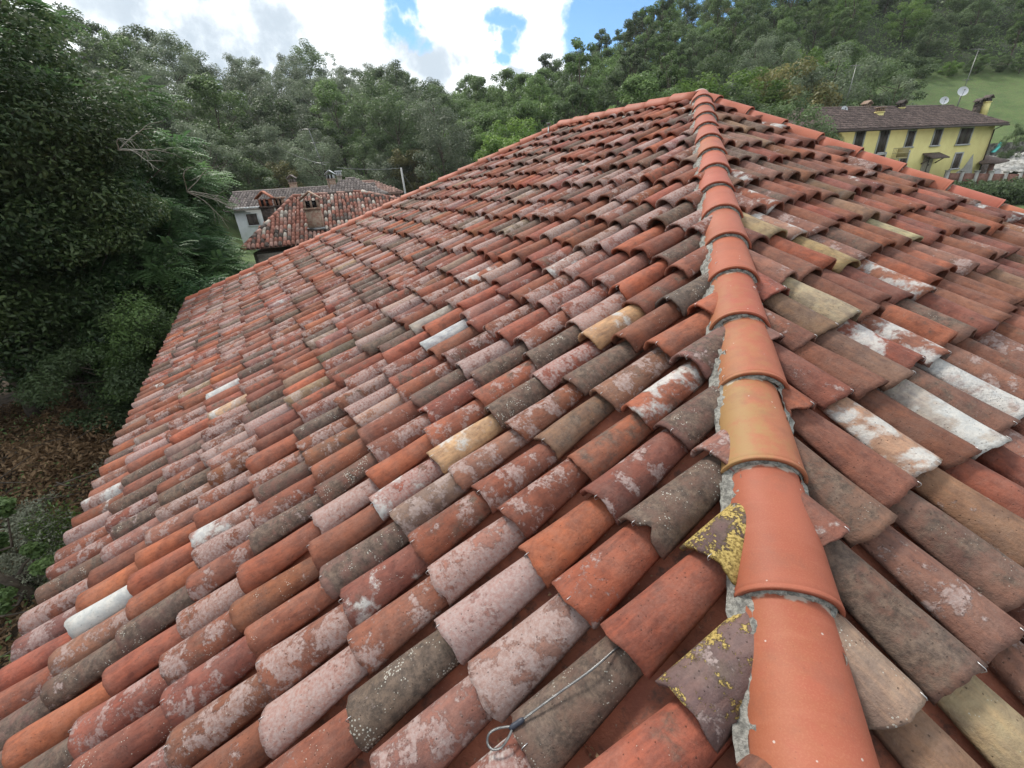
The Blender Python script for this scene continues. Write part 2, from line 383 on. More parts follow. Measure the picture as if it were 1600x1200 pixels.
# kinds of old tile: base colour, (lime, dark, lichen)
def pick_kind(r, right):
    x = r.random()
    if right:
        if x < .42: return (.235, .095, .062), (r.uniform(.0, .45), r.uniform(.1, .45), r.uniform(0, .3)), 'brown'
        if x < .60: return (.31, .105, .06), (r.uniform(.0, .4), r.uniform(.0, .35), r.uniform(0, .3)), 'red'
        if x < .76: return (.30, .155, .115), (r.uniform(.3, .7), r.uniform(.1, .4), r.uniform(0, .3)), 'pink'
        if x < .92: return (.22, .12, .085), (r.uniform(.1, .4), r.uniform(.5, .85), r.uniform(.2, .6)), 'dark'
        if x < .975: return (.27, .165, .11), (r.uniform(.2, .5), r.uniform(.1, .4), .2), 'tan'
        return (.36, .27, .17), (.3, r.uniform(.1, .5), .3), 'cream'
    if x < .32: return (.27, .10, .060), (r.uniform(.15, .75), r.uniform(.1, .5), r.uniform(0, .6)), 'brown'
    if x < .54: return (.32, .105, .064), (r.uniform(.1, .75), r.uniform(.1, .55), r.uniform(0, .5)), 'red'
    if x < .62: return (.40, .13, .068), (r.uniform(.0, .35), r.uniform(.0, .3), r.uniform(0, .3)), 'orange'
    if x < .80: return (.34, .165, .125), (r.uniform(.4, .85), r.uniform(.0, .4), r.uniform(0, .4)), 'pink'
    if x < .965: return (.20, .11, .085), (r.uniform(.05, .4), r.uniform(.5, 1.0), r.uniform(.4, 1.)), 'dark'
    if x < .99: return (.30, .22, .165), (r.uniform(.2, .7), r.uniform(.2, .5), .3), 'tan'
    return (.38, .28, .20), (.5, .3, .3), 'cream'

EXPO = .357
FL = (PB, EL, UL, NL); FR = (PB, ER, UR, NR)
hipL = -np.array([HS[0], HS[1], 0.]); hipR = np.array([HS[0], HS[1], 0.])
def vplane(p, d, keep):        # vertical plane through the line p,d; inward side holds point keep
    n = unit(np.array([-d[1], d[0], 0.]))
    return p, (n if (keep - p) @ n > 0 else -n)
inL = PB + EL * 4 + UL * .3; inR = PB + ER * 3 + UR * .2
inL = (C_NEAR + C_LEFT + AP) / 3; inR = (C_NEAR + C_RIGHT + AP) / 3
clipsL = [(HP + hipL * .055, hipL), vplane(AP, EL, inL), vplane(KP, KD, inL)]
clipsR = [(HP + hipR * .055, hipR), vplane(AP, RD, inR)]
cellL = []; cellR = []
bL0 = (C_NEAR - PB) @ UL; bR0 = (C_NEAR - PB) @ UR
def columns(frame, clips, b0, amin, amax, right, seed0):
    """list of tile parameter records for one slope"""
    o, e, u, n = frame; recs = []; r = np.random.default_rng(seed0)
    a = amin; i = 0
    while a < amax:
        dd = a
        colshift = .03 * math.sin(i * .37 + seed0) + .025 * math.sin(i * 1.3) + r.normal(0, .016)
        wander = r.normal(0, .004)
        j = 0
        while True:
            b = b0 + .0 + j * EXPO + (colshift * min(1, j) if j else r.normal(0, .006)) + r.normal(0, .016 if j else .006)
            base = o + e * a + u * b
            if all(((base + u * .03) - p) @ q > -.12 for p, q in clips):
                recs.append(dict(wf=min(1., .2 + .8 * (.187 + .028 * math.exp(-max(0, a - .4) / 1.4)) / .200), a=a + r.normal(0, .005) + wander * math.sin(j * .9), b=b, i=i, j=j, yaw=r.normal(0, .026), roll=r.normal(0, .05), seed=int(r.integers(1, 10 ** 6)),
                                 ws=r.uniform(.92, 1.09), hs=r.uniform(.82, 1.16), L=.455 + r.normal(0, .008), right=right))
            elif b > 12: break
            j += 1
            if j > 60: break
        sp_ = (.187 + .028 * math.exp(-max(0, a - .4) / 1.4)); a += sp_ * r.uniform(.96, 1.04); i += 1
    return recs
aL1 = (C_LEFT - PB) @ EL + .05; aL0 = (C_NEAR - PB) @ EL - .02
aR1 = min((C_RIGHT - PB) @ ER, 14); aR0 = (C_NEAR - PB) @ ER - .02
recL = columns(FL, clipsL, bL0 - .05, aL0 + .1, aL1, False, 11)
recR = columns(FR, clipsR, bR0 - .05, aR0 + .1, aR1, True, 23)
print('tiles', len(recL), len(recR))
CRL = NL * .085; CRR = NR * .085
def prep(recs, frame, lift):
    o, e, u, n = frame
    for t in recs:
        c = o + e * t['a'] + u * (t['b'] + .18) + lift
        t['c'] = c; x, y, z = proj(c); t['px'] = (x, y) if z > .05 else None; t['z'] = z; t['d'] = np.linalg.norm(c)
prep(recL, FL, CRL); prep(recR, FR, CRR)
for recs, right in ((recL, False), (recR, True)):
    r = np.random.default_rng(5 + right)
    for t in recs:
        c, p, k = pick_kind(r, right)
        j = r.normal(1, .10)
        c = np.array(c) * .95 + np.array([.006, .006, .006]); t['col'] = np.clip(np.array(c) * np.array([.93, .88, .84]) * j * np.array([1, r.normal(1, .05), r.normal(1, .07)]), .03, .8); t['parm'] = (p[0] * (.80 if right else 1.0), p[1], p[2] * .75); t['kind'] = k; t['p2'] = (0., 0., 0.)
        if r.random() < (.03 if not right else .07): t['p2'] = (0., r.uniform(.3, .6), 0)
# tiles the photograph singles out: (x, y, right slope?, colour, (lime, dark, lichen), (yellow, white, -), label)
for t in recL:
    if t['px'] and 1010 < t['px'][0] < 1150 and 780 < t['px'][1] < 1230 and t['c'] @ hipL - (HP @ hipL) < .42: t['p2'] = (.78 + .22 * random.random(), .1, 0); t['col'] = np.array([.19, .105, .085]); t['parm'] = (.3, .6, .4)
SPECIAL = [
 (690, 520, 0, (.58, .62, .62), (.1, .0, .05), (0, .25, 0), 'smooth pale bluish white roof tile'),
 (668, 492, 0, (.48, .44, .38), (.3, .3, .3), (0, .4, 0), 'mottled whitish roof tile above the pale one'),
 (963, 498, 0, (.62, .38, .20), (.3, .0, .1), (0, .45, 0), 'cream and peach coloured roof tile'),
 (740, 688, 0, (.62, .40, .22), (.3, .0, .05), (0, .5, 0), 'peach coloured roof tile with a white lower edge'),
 (152, 935, 0, (.66, .62, .55), (.2, .05, .1), (0, .8, 0), 'white limewashed roof tile'),
 (355, 632, 0, (.62, .42, .27), (.5, .0, .05), (0, .5, 0), 'pale peach roof tile'),
 (335, 608, 0, (.5, .45, .45), (.8, .1, .1), (0, .7, 0), None),
 (1098, 850, 0, (.15, .095, .09), (.2, .6, .3), (1.0, 0, 0), 'dark roof tile crusted with yellow lichen'),
 (1078, 1105, 0, (.17, .10, .095), (.3, .5, .3), (1.0, 0, 0), 'dark roof tile half covered by yellow lichen'),
 (1120, 1020, 0, (.20, .13, .12), (.4, .4, .3), (.85, .3, 0), 'greyish roof tile with yellow lichen by the mortar'),
 (1080, 440, 0, (.15, .12, .10), (.1, .7, .6), (.6, 0, 0), None),
 (1010, 1000, 0, (.33, .10, .058), (.12, .1, .05), (0, .1, 0), 'large plain red roof tile over the steel cable'),
 (870, 1130, 0, (.16, .10, .075), (.15, .70, .4), (0, .0, 0), 'dark grey roof tile beside the cable loop'),
 (820, 1040, 0, (.33, .18, .14), (.7, .1, .2), (0, .1, 0), None),
 (950, 920, 0, (.36, .11, .06), (.42, .05, .1), (0, .3, 0), None),
 (880, 850, 0, (.42, .13, .06), (.05, .1, .05), (0, .0, 0), 'bright orange roof tile'),
 (765, 960, 0, (.38, .20, .17), (.8, .0, .2), (0, .1, 0), None),
 (1070, 790, 0, (.17, .10, .075), (.15, .8, .6), (0, .1, 0), None),
 (985, 745, 0, (.24, .085, .06), (.5, .2, .1), (0, .2, 0), None),
 (1060, 540, 0, (.38, .13, .07), (.1, .1, .1), (0, .0, 0), None),
 (920, 670, 0, (.16, .10, .075), (.1, .9, .6), (0, .1, 0), None),
 (880, 640, 0, (.26, .15, .09), (.1, .5, .3), (0, .0, 0), None),
 (620, 1110, 0, (.15, .11, .08), (.35, .85, .7), (.25, .3, 0), None),
 (530, 550, 0, (.16, .13, .07), (.0, .6, .3), (.6, 0, 0), 'olive roof tile with a yellow lichen fleck'),
 (1195, 350, 1, (.46, .36, .20), (.2, .05, .1), (0, .0, 0), 'cream coloured roof tile beside the near hip'),
 (1232, 343, 1, (.42, .24, .17), (.4, .05, .1), (0, .55, 0), 'pale pink roof tile with white patches'),
 (1297, 440, 1, (.50, .42, .27), (.1, .15, .2), (0, .1, 0), 'cream roof tile with a blackened tip'),
 (1398, 374, 1, (.52, .47, .27), (.1, .1, .3), (0, .1, 0), 'pale yellow cream roof tile'),
 (1395, 455, 1, (.36, .15, .09), (.2, .1, .1), (0, .62, 0), None),
 (1408, 550, 1, (.33, .14, .09), (.2, .1, .1), (0, .62, 0), None),
 (1385, 690, 1, (.48, .30, .20), (.3, .05, .1), (0, .58, 0), 'white washed roof tile with a peach edge'),
 (1530, 705, 1, (.52, .48, .42), (.4, .1, .1), (0, .6, 0), 'bluish white roof tile'),
 (1545, 590, 1, (.50, .40, .34), (.5, .05, .1), (0, .7, 0), 'whitish pink roof tile'),
 (1545, 1040, 1, (.42, .33, .19), (.1, .15, .3), (0, .1, 0), 'straw coloured roof tile'),
 (1385, 1060, 1, (.40, .29, .21), (.3, .15, .5), (0, .1, 0), 'pale speckled roof tile under the hip'),
 (1420, 940, 1, (.22, .12, .085), (.2, .8, .1), (0, .0, 0), 'roof tile with a black side'),
 (1250, 400, 1, (.36, .11, .06), (.1, .1, .1), (0, .0, 0), None),
]
for x, y, rt, c, p, q, lab in SPECIAL:
    recs = recR if rt else recL
    best = min((t for t in recs if t['px']), key=lambda t: (t['px'][0] - x) ** 2 + (t['px'][1] - y) ** 2)
    best.update(col=np.array(c) * .85, parm=p, p2=q, kind='special', label=lab)

allrec = [(t, FL, clipsL) for t in recL] + [(t, FR, clipsR) for t in recR]
def vis(t):
    if not t['px'] or t['z'] < .1: return 0
    x, y = t['px']
    if not (-40 < x < 1640 and 100 < y < 1260): return 0
    return 1 / t['d'] ** 2
allrec.sort(key=lambda q: -vis(q[0]))
def make_tile(t, fr, cl, nu, nv, amp):
    wsc = t['ws'] * t['wf']
    return tile_arrays(nu, nv, t['L'], .1000 * wsc, .0680 * wsc, .083 * t['hs'], .060 * t['hs'], .0145, fr, t['a'], t['b'], t['yaw'], t['seed'], cl, 1., .036, .0, amp, t['roll'])
merged = dict(v=[], f=[], uv=[], c=[], p=[], q=[]); nacc = 0
indiv = 0; roof_children = []
for k, (t, fr, cl) in enumerate(allrec):
    d = t['d']; v_ = vis(t)
    if v_ and d < 3.2: nu, nv = 17, 15
    elif v_ and d < 6: nu, nv = 11, 7
    elif v_: nu, nv = 8, 4
    else: nu, nv = 7, 3
    res = make_tile(t, fr, cl, nu, nv, .0035)
    if res is None: continue
    V, F_, uv = res
    n_ = len(V); at_c = np.tile(t['col'], (n_, 1)); at_p = np.tile(t['parm'], (n_, 1)); at_q = np.tile(t['p2'], (n_, 1))
    if indiv < 100 and v_:
        org = V.mean(0)
        me = mesh_np('roof_tile', V - org, F_, M_TILE, True, attrs=dict(tuv=uv, tcol=at_c, tparm=at_p, tparm2=at_q))
        roof_children.append((me, org, t.get('label'))); indiv += 1
    else:
        merged['v'].append(V); merged['f'].append(F_ + nacc); merged['uv'].append(uv); merged['c'].append(at_c); merged['p'].append(at_p); merged['q'].append(at_q); nacc += n_

# --- channel tiles, added light-blocking deck and hidden rear slopes: the body of the roof
rb = MB()
def channels(recs, frame, clips):
    o, e, u, n = frame
    bycol = {}
    for t in recs: bycol.setdefault(t['i'], []).append(t)
    keys = sorted(bycol)
    for k0, k1 in zip(keys[:-1], keys[1:]):
        A, B = bycol[k0], bycol[k1]
        am = (np.mean([t['a'] for t in A]) + np.mean([t['a'] for t in B])) / 2
        for t in (A if len(A) > len(B) else B):
            tt = np.linspace(-1, 1, 7); b = t['b'] + .12
            near = t['d'] < 8
            L = .42; rows = []
            for y, w, zz in ((0, .068, .016), (L, .082, .0)):
                x = tt * w; z = -.042 + .052 * np.abs(tt) ** 2 + zz
                P = o + e * am + u * b + e * x[:, None] + u * y + n * z[:, None]
                for p, q in clips:
                    s_ = (P - p) @ q
                    du = u @ q
                    if du < 0: P = P + u * np.where(s_ < 0, s_ / -du, 0)[:, None] * 1.0
                rows.append(P)
            lip = rows[0] - n * .012
            V = np.vstack([lip] + rows)
            I = np.arange(21).reshape(3, 7)
            rb.add(V, np.stack([I[:-1, :-1], I[:-1, 1:], I[1:, 1:], I[1:, :-1]], -1).reshape(-1, 4))
channels(recL, FL, clipsL); channels(recR, FR, clipsR)
dz = np.array([0, 0, -.09])
APb = AP - np.array([0, 0, DROP]); KPb = KP - np.array([0, 0, DROP])
# back corners
backL = C_LEFT + (C_RIGHT - C_NEAR); C_BACK = backL
rb.add([C_NEAR + dz, C_LEFT + dz, KPb + dz, APb + dz], [[0, 1, 2, 3]])  # unseen deck sheets added beneath both tiled slopes to block light
rb.add([C_NEAR + dz, APb + dz, C_RIGHT + dz, C_RIGHT + dz], [[0, 1, 2, 2]])
# rear slopes as corrugated sheets of tiles
def corrug(p00, p10, p11, p01, nx, ny):
    uu_, vv_ = np.meshgrid(np.linspace(0, 1, nx), np.linspace(0, 1, ny), indexing='ij')
    P = (p00 * ((1 - uu_) * (1 - vv_))[..., None] + p10 * (uu_ * (1 - vv_))[..., None] + p11 * (uu_ * vv_)[..., None] + p01 * ((1 - uu_) * vv_)[..., None])
    P[..., 2] += .03 * np.cos(np.arange(nx) * math.pi / 2)[:, None] + .01
    I = np.arange(nx * ny).reshape(nx, ny)
    rb.add(P.reshape(-1, 3), np.stack([I[:-1, :-1], I[1:, :-1], I[1:, 1:], I[:-1, 1:]], -1).reshape(-1, 4))
corrug(C_LEFT, C_BACK, KPb + (APb - KPb) * .02, KPb, 200, 12)
corrug(C_BACK, C_RIGHT, APb, KPb, 260, 12)
roof = rb.build('roof', M_PAN, house, shade=True)
for me, org, lab in roof_children:
    o = link('roof_tile', me, roof); o.location = tuple(org)
    if lab: o['label'] = lab
mm = mesh_np('roof_tiles', np.vstack(merged['v']), np.vstack(merged['f']), M_TILE, True,
             attrs=dict(tuv=np.vstack(merged['uv']), tcol=np.vstack(merged['c']), tparm=np.vstack(merged['p']), tparm2=np.vstack(merged['q'])))
o = link('roof_tiles', mm, roof); o['kind'] = 'stuff'

# --- ridge and hip caps
def cap(p, d, seed, col=(.36, .108, .06), stain=0., scl=1., near=False, L=.485, sidev=None):
    """one new ridge tile: lower lip crest at p, running up along d"""
    side = unit(np.cross(d, [0, 0, 1])) if abs(d[2]) < .999 else np.array([1., 0, 0]); up = np.cross(side, d)
    nu, nv = (33, 26) if near else (15, 9)
    T = rad(86); tt = np.linspace(-T, T, nu); r = np.random.default_rng(seed)
    ys = np.concatenate([[0, .004, .010, .0125, .0165, .019], np.linspace(.03, L, nv - 6)])
    prof = np.concatenate([[.0012, .0022, .0022, .0004, .0004, .0016], np.zeros(nv - 6)])
    out, inn, uvs = [], [], []
    xs0 = np.sin(tt) / math.sin(T); z0 = (np.cos(tt) - math.cos(T)) / (1 - math.cos(T))
    for y, pr in zip(ys, prof):
        f = y / L; w = (.132 - .022 * f) * scl + pr; h = (.112 - .016 * f) * scl + pr
        zc = -.112 * scl + .002 - (.014) * f
        edge = 0 if y > .02 else 0
        x = xs0 * w; z = zc + z0 * h
        out.append(p + side * x[:, None] + d * y + up * z[:, None])
        th = .013; xi = xs0 * (w - th); zi = zc + z0 * (h - th)
        inn.append(p + side * xi[:, None] + d * y + up * zi[:, None])
        uvs.append(np.stack([tt / T * w * 1.3, np.full(nu, y), np.full(nu, seed * 1.37 % 91)], 1))
    nv = len(ys)
    V = np.vstack(out + inn); uv = np.vstack(uvs + uvs)
    I = np.arange(nu * nv).reshape(nv, nu); J = I + nu * nv
    F_ = np.vstack([np.stack([I[:-1, :-1], I[:-1, 1:], I[1:, 1:], I[1:, :-1]], -1).reshape(-1, 4),
         np.stack([J[:-1, :-1], J[1:, :-1], J[1:, 1:], J[:-1, 1:]], -1).reshape(-1, 4),
         np.stack([I[0, :-1], J[0, :-1], J[0, 1:], I[0, 1:]], -1), np.stack([I[-1, :-1], I[-1, 1:], J[-1, 1:], J[-1, :-1]], -1),
         np.stack([I[:-1, 0], I[1:, 0], J[1:, 0], J[:-1, 0]], -1), np.stack([I[:-1, -1], J[:-1, -1], J[1:, -1], I[1:, -1]], -1)])
    n_ = len(V); c = np.array(col) * r.normal(1, .04) * np.array([1, r.normal(1, .03), r.normal(1, .04)])
    me = mesh_np('ridge_tile', V - p, F_, M_CAP, True, attrs=dict(tuv=uv, tcol=np.tile(c, (n_, 1)), tparm=np.tile((stain, 0, 0), (n_, 1))))
    o = link('ridge_tile', me, roof); o.location = tuple(p)
    return o
mort = MB()
def lumps(p, d, L, off, wid, seed, step=.012, hgt=.02, sidesign=1, base=-.105, down=.03):
    """a ragged mortar fillet along one side of a hip"""
    side = unit(np.cross(d, [0, 0, 1])) * sidesign; up = np.cross(unit(np.cross(d, [0, 0, 1])), d)
    r = np.random.default_rng(seed); n = int(L / step); m = 6
    prev = r.normal(0, 1, (n, m)); 
    for _ in range(2): prev = (prev + np.roll(prev, 1, 0)) / 1.55
    ys = np.arange(n) * step
    P = np.zeros((n, m, 3))
    for k in range(m):
        f = k / (m - 1)
        x = off + f * wid + prev[:, k] * .003 + (.005 * np.sin(ys * 17 + seed) + .004 * np.sin(ys * 41)) * f
        z = base + hgt * math.sin(f * math.pi) * .5 - f * down + prev[:, k] * .005
        P[:, k] = p + side * x[:, None] + d * ys[:, None] + up * (z if np.ndim(z) else np.full(n, z))[:, None]
    I = np.arange(n * m).reshape(n, m)
    mort.add(P.reshape(-1, 3), np.stack([I[:-1, :-1], I[1:, :-1], I[1:, 1:], I[:-1, 1:]], -1).reshape(-1, 4))
def crescent(p, d, seed, scl=1., n=40):
    """mortar squeezed out below the lip of a cap"""
    side = unit(np.cross(d, [0, 0, 1])); up = np.cross(side, d); r = np.random.default_rng(seed)
    T = rad(88); tt = np.linspace(-T, T, n); T0 = rad(86)
    xs0 = np.sin(tt); z0 = (np.cos(tt) - math.cos(T0)) / (1 - math.cos(T0)); rings = []
    for k, (yy, dr) in enumerate(((.02, .010), (.006, .012), (.001, .015), (-.004, .018), (-.005, .026))):
        nz = (r.normal(0, .0032, n) + .0035 * np.sin(tt * 9 + seed)) * np.clip(1.25 - np.abs(tt), .2, 1)
        if k in (0, 4): nz = nz * .3
        w = .132 * scl - dr; h = .112 * scl - dr
        rings.append(p + side * (xs0 * (w + nz * .4))[:, None] + d * (yy - nz * 1.2 if k else np.full(n, yy))[:, None] + up * (-.112 * scl + z0 * (h + nz * .4))[:, None])
    P = np.stack(rings); m = len(rings); I = np.arange(n * m).reshape(m, n)
    mort.add(P.reshape(-1, 3), np.stack([I[:-1, :-1], I[1:, :-1], I[1:, 1:], I[:-1, 1:]], -1).reshape(-1, 4))

for k in range(-9, 15):
    p = HP + HD * CAPX * k
    if p[2] - .1 < ZE: continue
    rk = np.random.default_rng(100 + k)
    dd = unit(HD + HS * rk.normal(0, .006)); p = p + HS * rk.normal(0, .0035)
    o = cap(p, dd, 100 + k, col=(.38, .145, .068) if k == 1 else (.35, .100, .056), stain={1: .75, 2: .35, -1: .12, 3: .3, 5: .12, 9: .2}.get(k, .04), near=-3 < k < 6)
    if k == 1: o['label'] = 'ochre stained ridge tile on the near hip'
    crescent(p, dd, 300 + k, n=60 if -3 < k < 6 else 24)
for sgn in (-1, 1):
    lumps(HP - HD * 3.6, HD, 3.6 + 14.4 * CAPX, .086, .064 if sgn < 0 else .036, 40 + sgn, sidesign=sgn, hgt=.012, base=-.062, down=.07)
# ridge from the apex to K, then the hip down to the left corner, then the right hip
top = AP - np.array([0, 0, .02])
nr = 7; dk = np.linalg.norm(KP - AP) / nr
for k in range(nr):                    # laid from K towards the apex
    p = KP + (-EL) * dk * k + np.array([0, 0, .015]) + np.array([0, 0, .004])
    cap(p, -EL * 1.0 + np.array([0, 0, .012]), 500 + k, L=.485 if k < nr - 1 else .37); crescent(p, unit(-EL + np.array([0, 0, .012])), 520 + k, n=20)
UP_K = -KD; nK = int(np.linalg.norm(C_LEFT - KPb) / CAPX)
for k in range(nK + 1):
    p = KP + np.array([0, 0, .02]) + KD * CAPX * (k + .9)
    if p[2] < ZE - .02: break
    cap(p, unit(UP_K), 600 + k)
UP_R = -RD; nRr = int(np.linalg.norm(C_RIGHT - APb) / CAPX)
for k in range(nRr + 1):
    p = AP + np.array([0, 0, .012]) + RD * CAPX * (k + .65)
    if p[2] < ZE - .02: break
    cap(p, unit(UP_R), 700 + k, L=.485 if k else .29)
lumps(KP + UP_K * 0 - np.array([0, 0, .02]), -EL, np.linalg.norm(KP - AP), .085, .07, 3, step=.03, sidesign=-1 if np.cross(-EL, [0, 0, 1]) @ (inL - AP) < 0 else 1)
lumps(C_LEFT + np.array([0, 0, DROP - .03]), UP_K, np.linalg.norm(C_LEFT - KPb), .085, .06, 4, step=.03, sidesign=1 if np.cross(UP_K, [0, 0, 1]) @ (inL - KP) > 0 else -1)
lumps(C_RIGHT + np.array([0, 0, DROP - .02]), UP_R, np.linalg.norm(C_RIGHT - APb), .085, .08, 5, step=.02, hgt=.04, sidesign=1 if np.cross(UP_R, [0, 0, 1]) @ (inR - AP) > 0 else -1)
mort.build('mortar', M_MORTAR, roof)

# --- small wire clips holding the near tiles
near = [q for q in allrec if vis(q[0]) and q[0]['d'] < 4.6][:150]
M_WIRE = simple('clip_wire', (.55, .55, .55), None, 30, .35, .8)
ncl = 0
for t, fr, cl in near:
    o_, e_, u_, n_ = fr
    ang = random.uniform(-.25, .3) + (.1 if t['right'] else 0)
    base = o_ + e_ * t['a'] + u_ * t['b']
    zt = .036 + .083 * t['hs']
    x = math.sin(ang) * .09; z = zt - (1 - math.cos(ang)) * .085
    p = base + e_ * x + n_ * z
    if any((p - pp) @ q < .02 for pp, q in cl): continue
    if ncl >= 90 or random.random() < .25: continue
    w = MB(); k_ = random.uniform(.6, 1.1)
    pts = [p + u_ * .016 * k_ + n_ * .002, p + n_ * .004, p - u_ * .005 + n_ * .001, p - u_ * .005 - n_ * .014, p + u_ * .006 - n_ * .016]
    w.tube(pts, .0011, 6)
    w.build('tile_clip', M_WIRE, roof); ncl += 1

# --- walls below
HW = MB()
def inset(p, c, k): return p + (c - p) * k
cen = (C_NEAR + C_LEFT + C_RIGHT + C_BACK) / 4
cs = [inset(q, cen, .07) for q in (C_NEAR, C_LEFT, C_BACK, C_RIGHT)]
for a, b in zip(cs, cs[1:] + cs[:1]):
    d = unit(np.array([b[0] - a[0], b[1] - a[1], 0])); L = math.hypot(*(b - a)[:2]); nn = np.array([-d[1], d[0], 0])
    m_ = (a + b) / 2; HW.box((m_[0], m_[1], (ZE - .12 + HOUSE_Z) / 2), (L - .25, .3, ZE - .12 - HOUSE_Z), (d, nn, (0, 0, 1)))
M_PLASTER = simple('old_plaster', (.42, .36, .27), (.30, .26, .20), 1.2, .9, bmp=.4)
HW.build('wall', M_PLASTER, house, shade=False)
HE = MB()
cs2 = [inset(q, cen, .012) for q in (C_NEAR, C_LEFT, C_BACK, C_RIGHT)]
HE.add([q + np.array([0, 0, -.10]) for q in cs2] + [q + np.array([0, 0, -.135]) for q in cs2], [[0, 1, 2, 3], [7, 6, 5, 4], [0, 4, 5, 1], [1, 5, 6, 2], [2, 6, 7, 3], [3, 7, 4, 0]])
M_WOOD = simple('dark_eave_wood', (.07, .045, .03), (.12, .08, .05), 8, .8)
HE.build('eave_boards', M_WOOD, house, shade=False)

# --- steel cable with an eye
def on_left(px, py, lift):
    r = ray(px, py); p0 = PB + NL * lift; return r * ((NL @ p0) / (NL @ r))
cab = empty('steel_cable', on_left(790, 1140, .1)); tag(cab, 'grey steel cable ending in a loop with a dark sleeve, lying between the tiles', 'cable')
co = np.array(cab.location)
def strands(pts, r0, name, parent, seg=6, nst=6):
    w = MB(); pts = np.asarray(pts); n = len(pts)
    t = np.gradient(pts, axis=0); t /= np.linalg.norm(t, axis=1)[:, None]
    s_ = np.concatenate([[0], np.cumsum(np.linalg.norm(np.diff(pts, axis=0), axis=1))])
    a = np.cross(t, NL); a /= np.linalg.norm(a, axis=1)[:, None]; b = np.cross(t, a)
    for k in range(nst):
        ph = s_ * 2 * math.pi / .035 + k * 2 * math.pi / nst
        q = pts + (np.cos(ph)[:, None] * a + np.sin(ph)[:, None] * b) * r0 * .62
        w.tube(q - co, r0 * .42, seg)
    return w.build(name, M_STEEL, parent)
def smoothpts(ctrl, n):
    c = np.array(ctrl); k = len(c); out = []
    for i in range(k - 1):
        p0, p1, p2, p3 = c[max(i - 1, 0)], c[i], c[i + 1], c[min(i + 2, k - 1)]
        for s in np.linspace(0, 1, n, endpoint=False):
            out.append(.5 * (2 * p1 + (p2 - p0) * s + (2 * p0 - 5 * p1 + 4 * p2 - p3) * s * s + (3 * p1 - p0 - 3 * p2 + p3) * s ** 3))
    out.append(c[-1]); return np.array(out)
main = smoothpts([on_left(1010, 975, .03), on_left(972, 1006, .065), on_left(925, 1046, .10), on_left(880, 1078, .105), on_left(840, 1107, .108), on_left(812, 1128, .106)], 24)
strands(main, .0033, 'cable', cab)
loop = smoothpts([on_left(800, 1135, .108), on_left(778, 1138, .108), on_left(764, 1147, .106), on_left(762, 1162, .10), on_left(770, 1171, .097), on_left(783, 1168, .099), on_left(793, 1155, .104), on_left(800, 1140, .108)], 16)
strands(loop, .0033, 'cable_loop', cab)
w = MB(); q0, q1 = on_left(819, 1123, .107), on_left(796, 1139, .108)
ss = np.linspace(0, 1, 9); w.tube([q0 + (q1 - q0) * k - co for k in ss], [.004, .0065, .0075, .0075, .007, .0075, .0075, .0065, .0045], 12)
w.build('sleeve', M_SLEEVE, cab)
# hook on the far ridge
w = MB(); hk = KP + KD * .25 + np.array([0, 0, .02])
hkt = empty('roof_anchor', hk); tag(hkt, 'small grey metal anchor hook over the far ridge tiles, left of the apex', 'anchor')
sd_ = unit(np.cross(KD, [0, 0, 1])); sd_ = sd_ if sd_ @ (inL - KP) > 0 else -sd_
w.tube([(-sd_ * .08 + np.array([0, 0, -.02])), np.array([0, 0, .03]), sd_ * .12 + np.array([0, 0, -.06]), sd_ * .26 + np.array([0, 0, -.17])], .012, 8)
w.box(np.array([0, 0, .04]), (.07, .05, .03)); w.build('hook', M_STEEL, hkt)

# ------------------------------------------------------------------ terrain
AZK = np.array([-180, -75, -55, -42, -33, -27, -18, -11, -5, 0, 7.7, 11.7, 19, 26, 33, 40, 46, 55, 75, 180.])
RC  = np.array([90, 90, 80, 92, 105, 112, 122, 128, 150, 152, 150, 148, 145, 145, 150, 165, 175, 175, 160, 90.])
ELC = np.array([2, 6, 9, 8.6, 8.2, 7.6, 7.6, 7.2, 5.2, 5.8, 6.0, 7.9, 10.6, 12.0, 12.8, 13.2, 13.2, 12, 7, 2.])
ZC = RC * np.tan(np.radians(ELC))
ZM = np.array([-6, -6, -4, -3.2, -3.8, -4.0, -3.8, -3.2, -1.5, -1.5, -2, -2, -2.0, -2.4, -3, -3.2, -3.6, -4.2, -6, -6.])
RM = np.array([50, 50, 42, 45, 52, 56, 56, 56, 56, 56, 56, 56, 56, 58, 62, 74, 78, 78, 70, 50.])
def ground(x, y):
    x = np.asarray(x, float); y = np.asarray(y, float)
    r = np.hypot(x, y); az = np.degrees(np.arctan2(x, y))
    rc = np.interp(az, AZK, RC); zc = np.interp(az, AZK, ZC); zm = np.interp(az, AZK, ZM); rm = np.interp(az, AZK, RM)
    a = np.clip((r - 12) / (rm - 12), 0, 1); z = -5.9 + (zm + 5.9) * a ** 1.6
    b = np.clip((r - rm) / (rc - rm), 0, 1); z = z + (zc - zm) * (b ** np.interp(az, [25, 34, 60, 80], [.9, 1.45, 1.45, .9]))
    z = z - np.clip(r - rc, 0, None) * .10
    z = np.maximum(z, -14)
    far = np.clip((r - 20) / 40, 0, 1)
    z = z + far * (.5 * np.sin(x * .11 + 1.3) * np.cos(y * .09) + .25 * np.sin(x * .31 + y * .27))
    lm = np.clip((-x - 6) / 10, 0, 1) * np.clip(1 - np.abs(r - 12) / 12, 0, 1)
    return z + lm * (1.2 + .12 * np.sin(x * 3.1) * np.sin(y * 2.7))
azs = np.radians(np.linspace(-180, 180, 361)); rs = np.concatenate([np.linspace(0.01, 30, 40), np.linspace(31, 200, 110), [230, 280, 350, 450, 600, 900, 1500]])
A_, R_ = np.meshgrid(azs[:-1], rs, indexing='ij'); X = R_ * np.sin(A_); Y = R_ * np.cos(A_); Z = ground(X, Y)
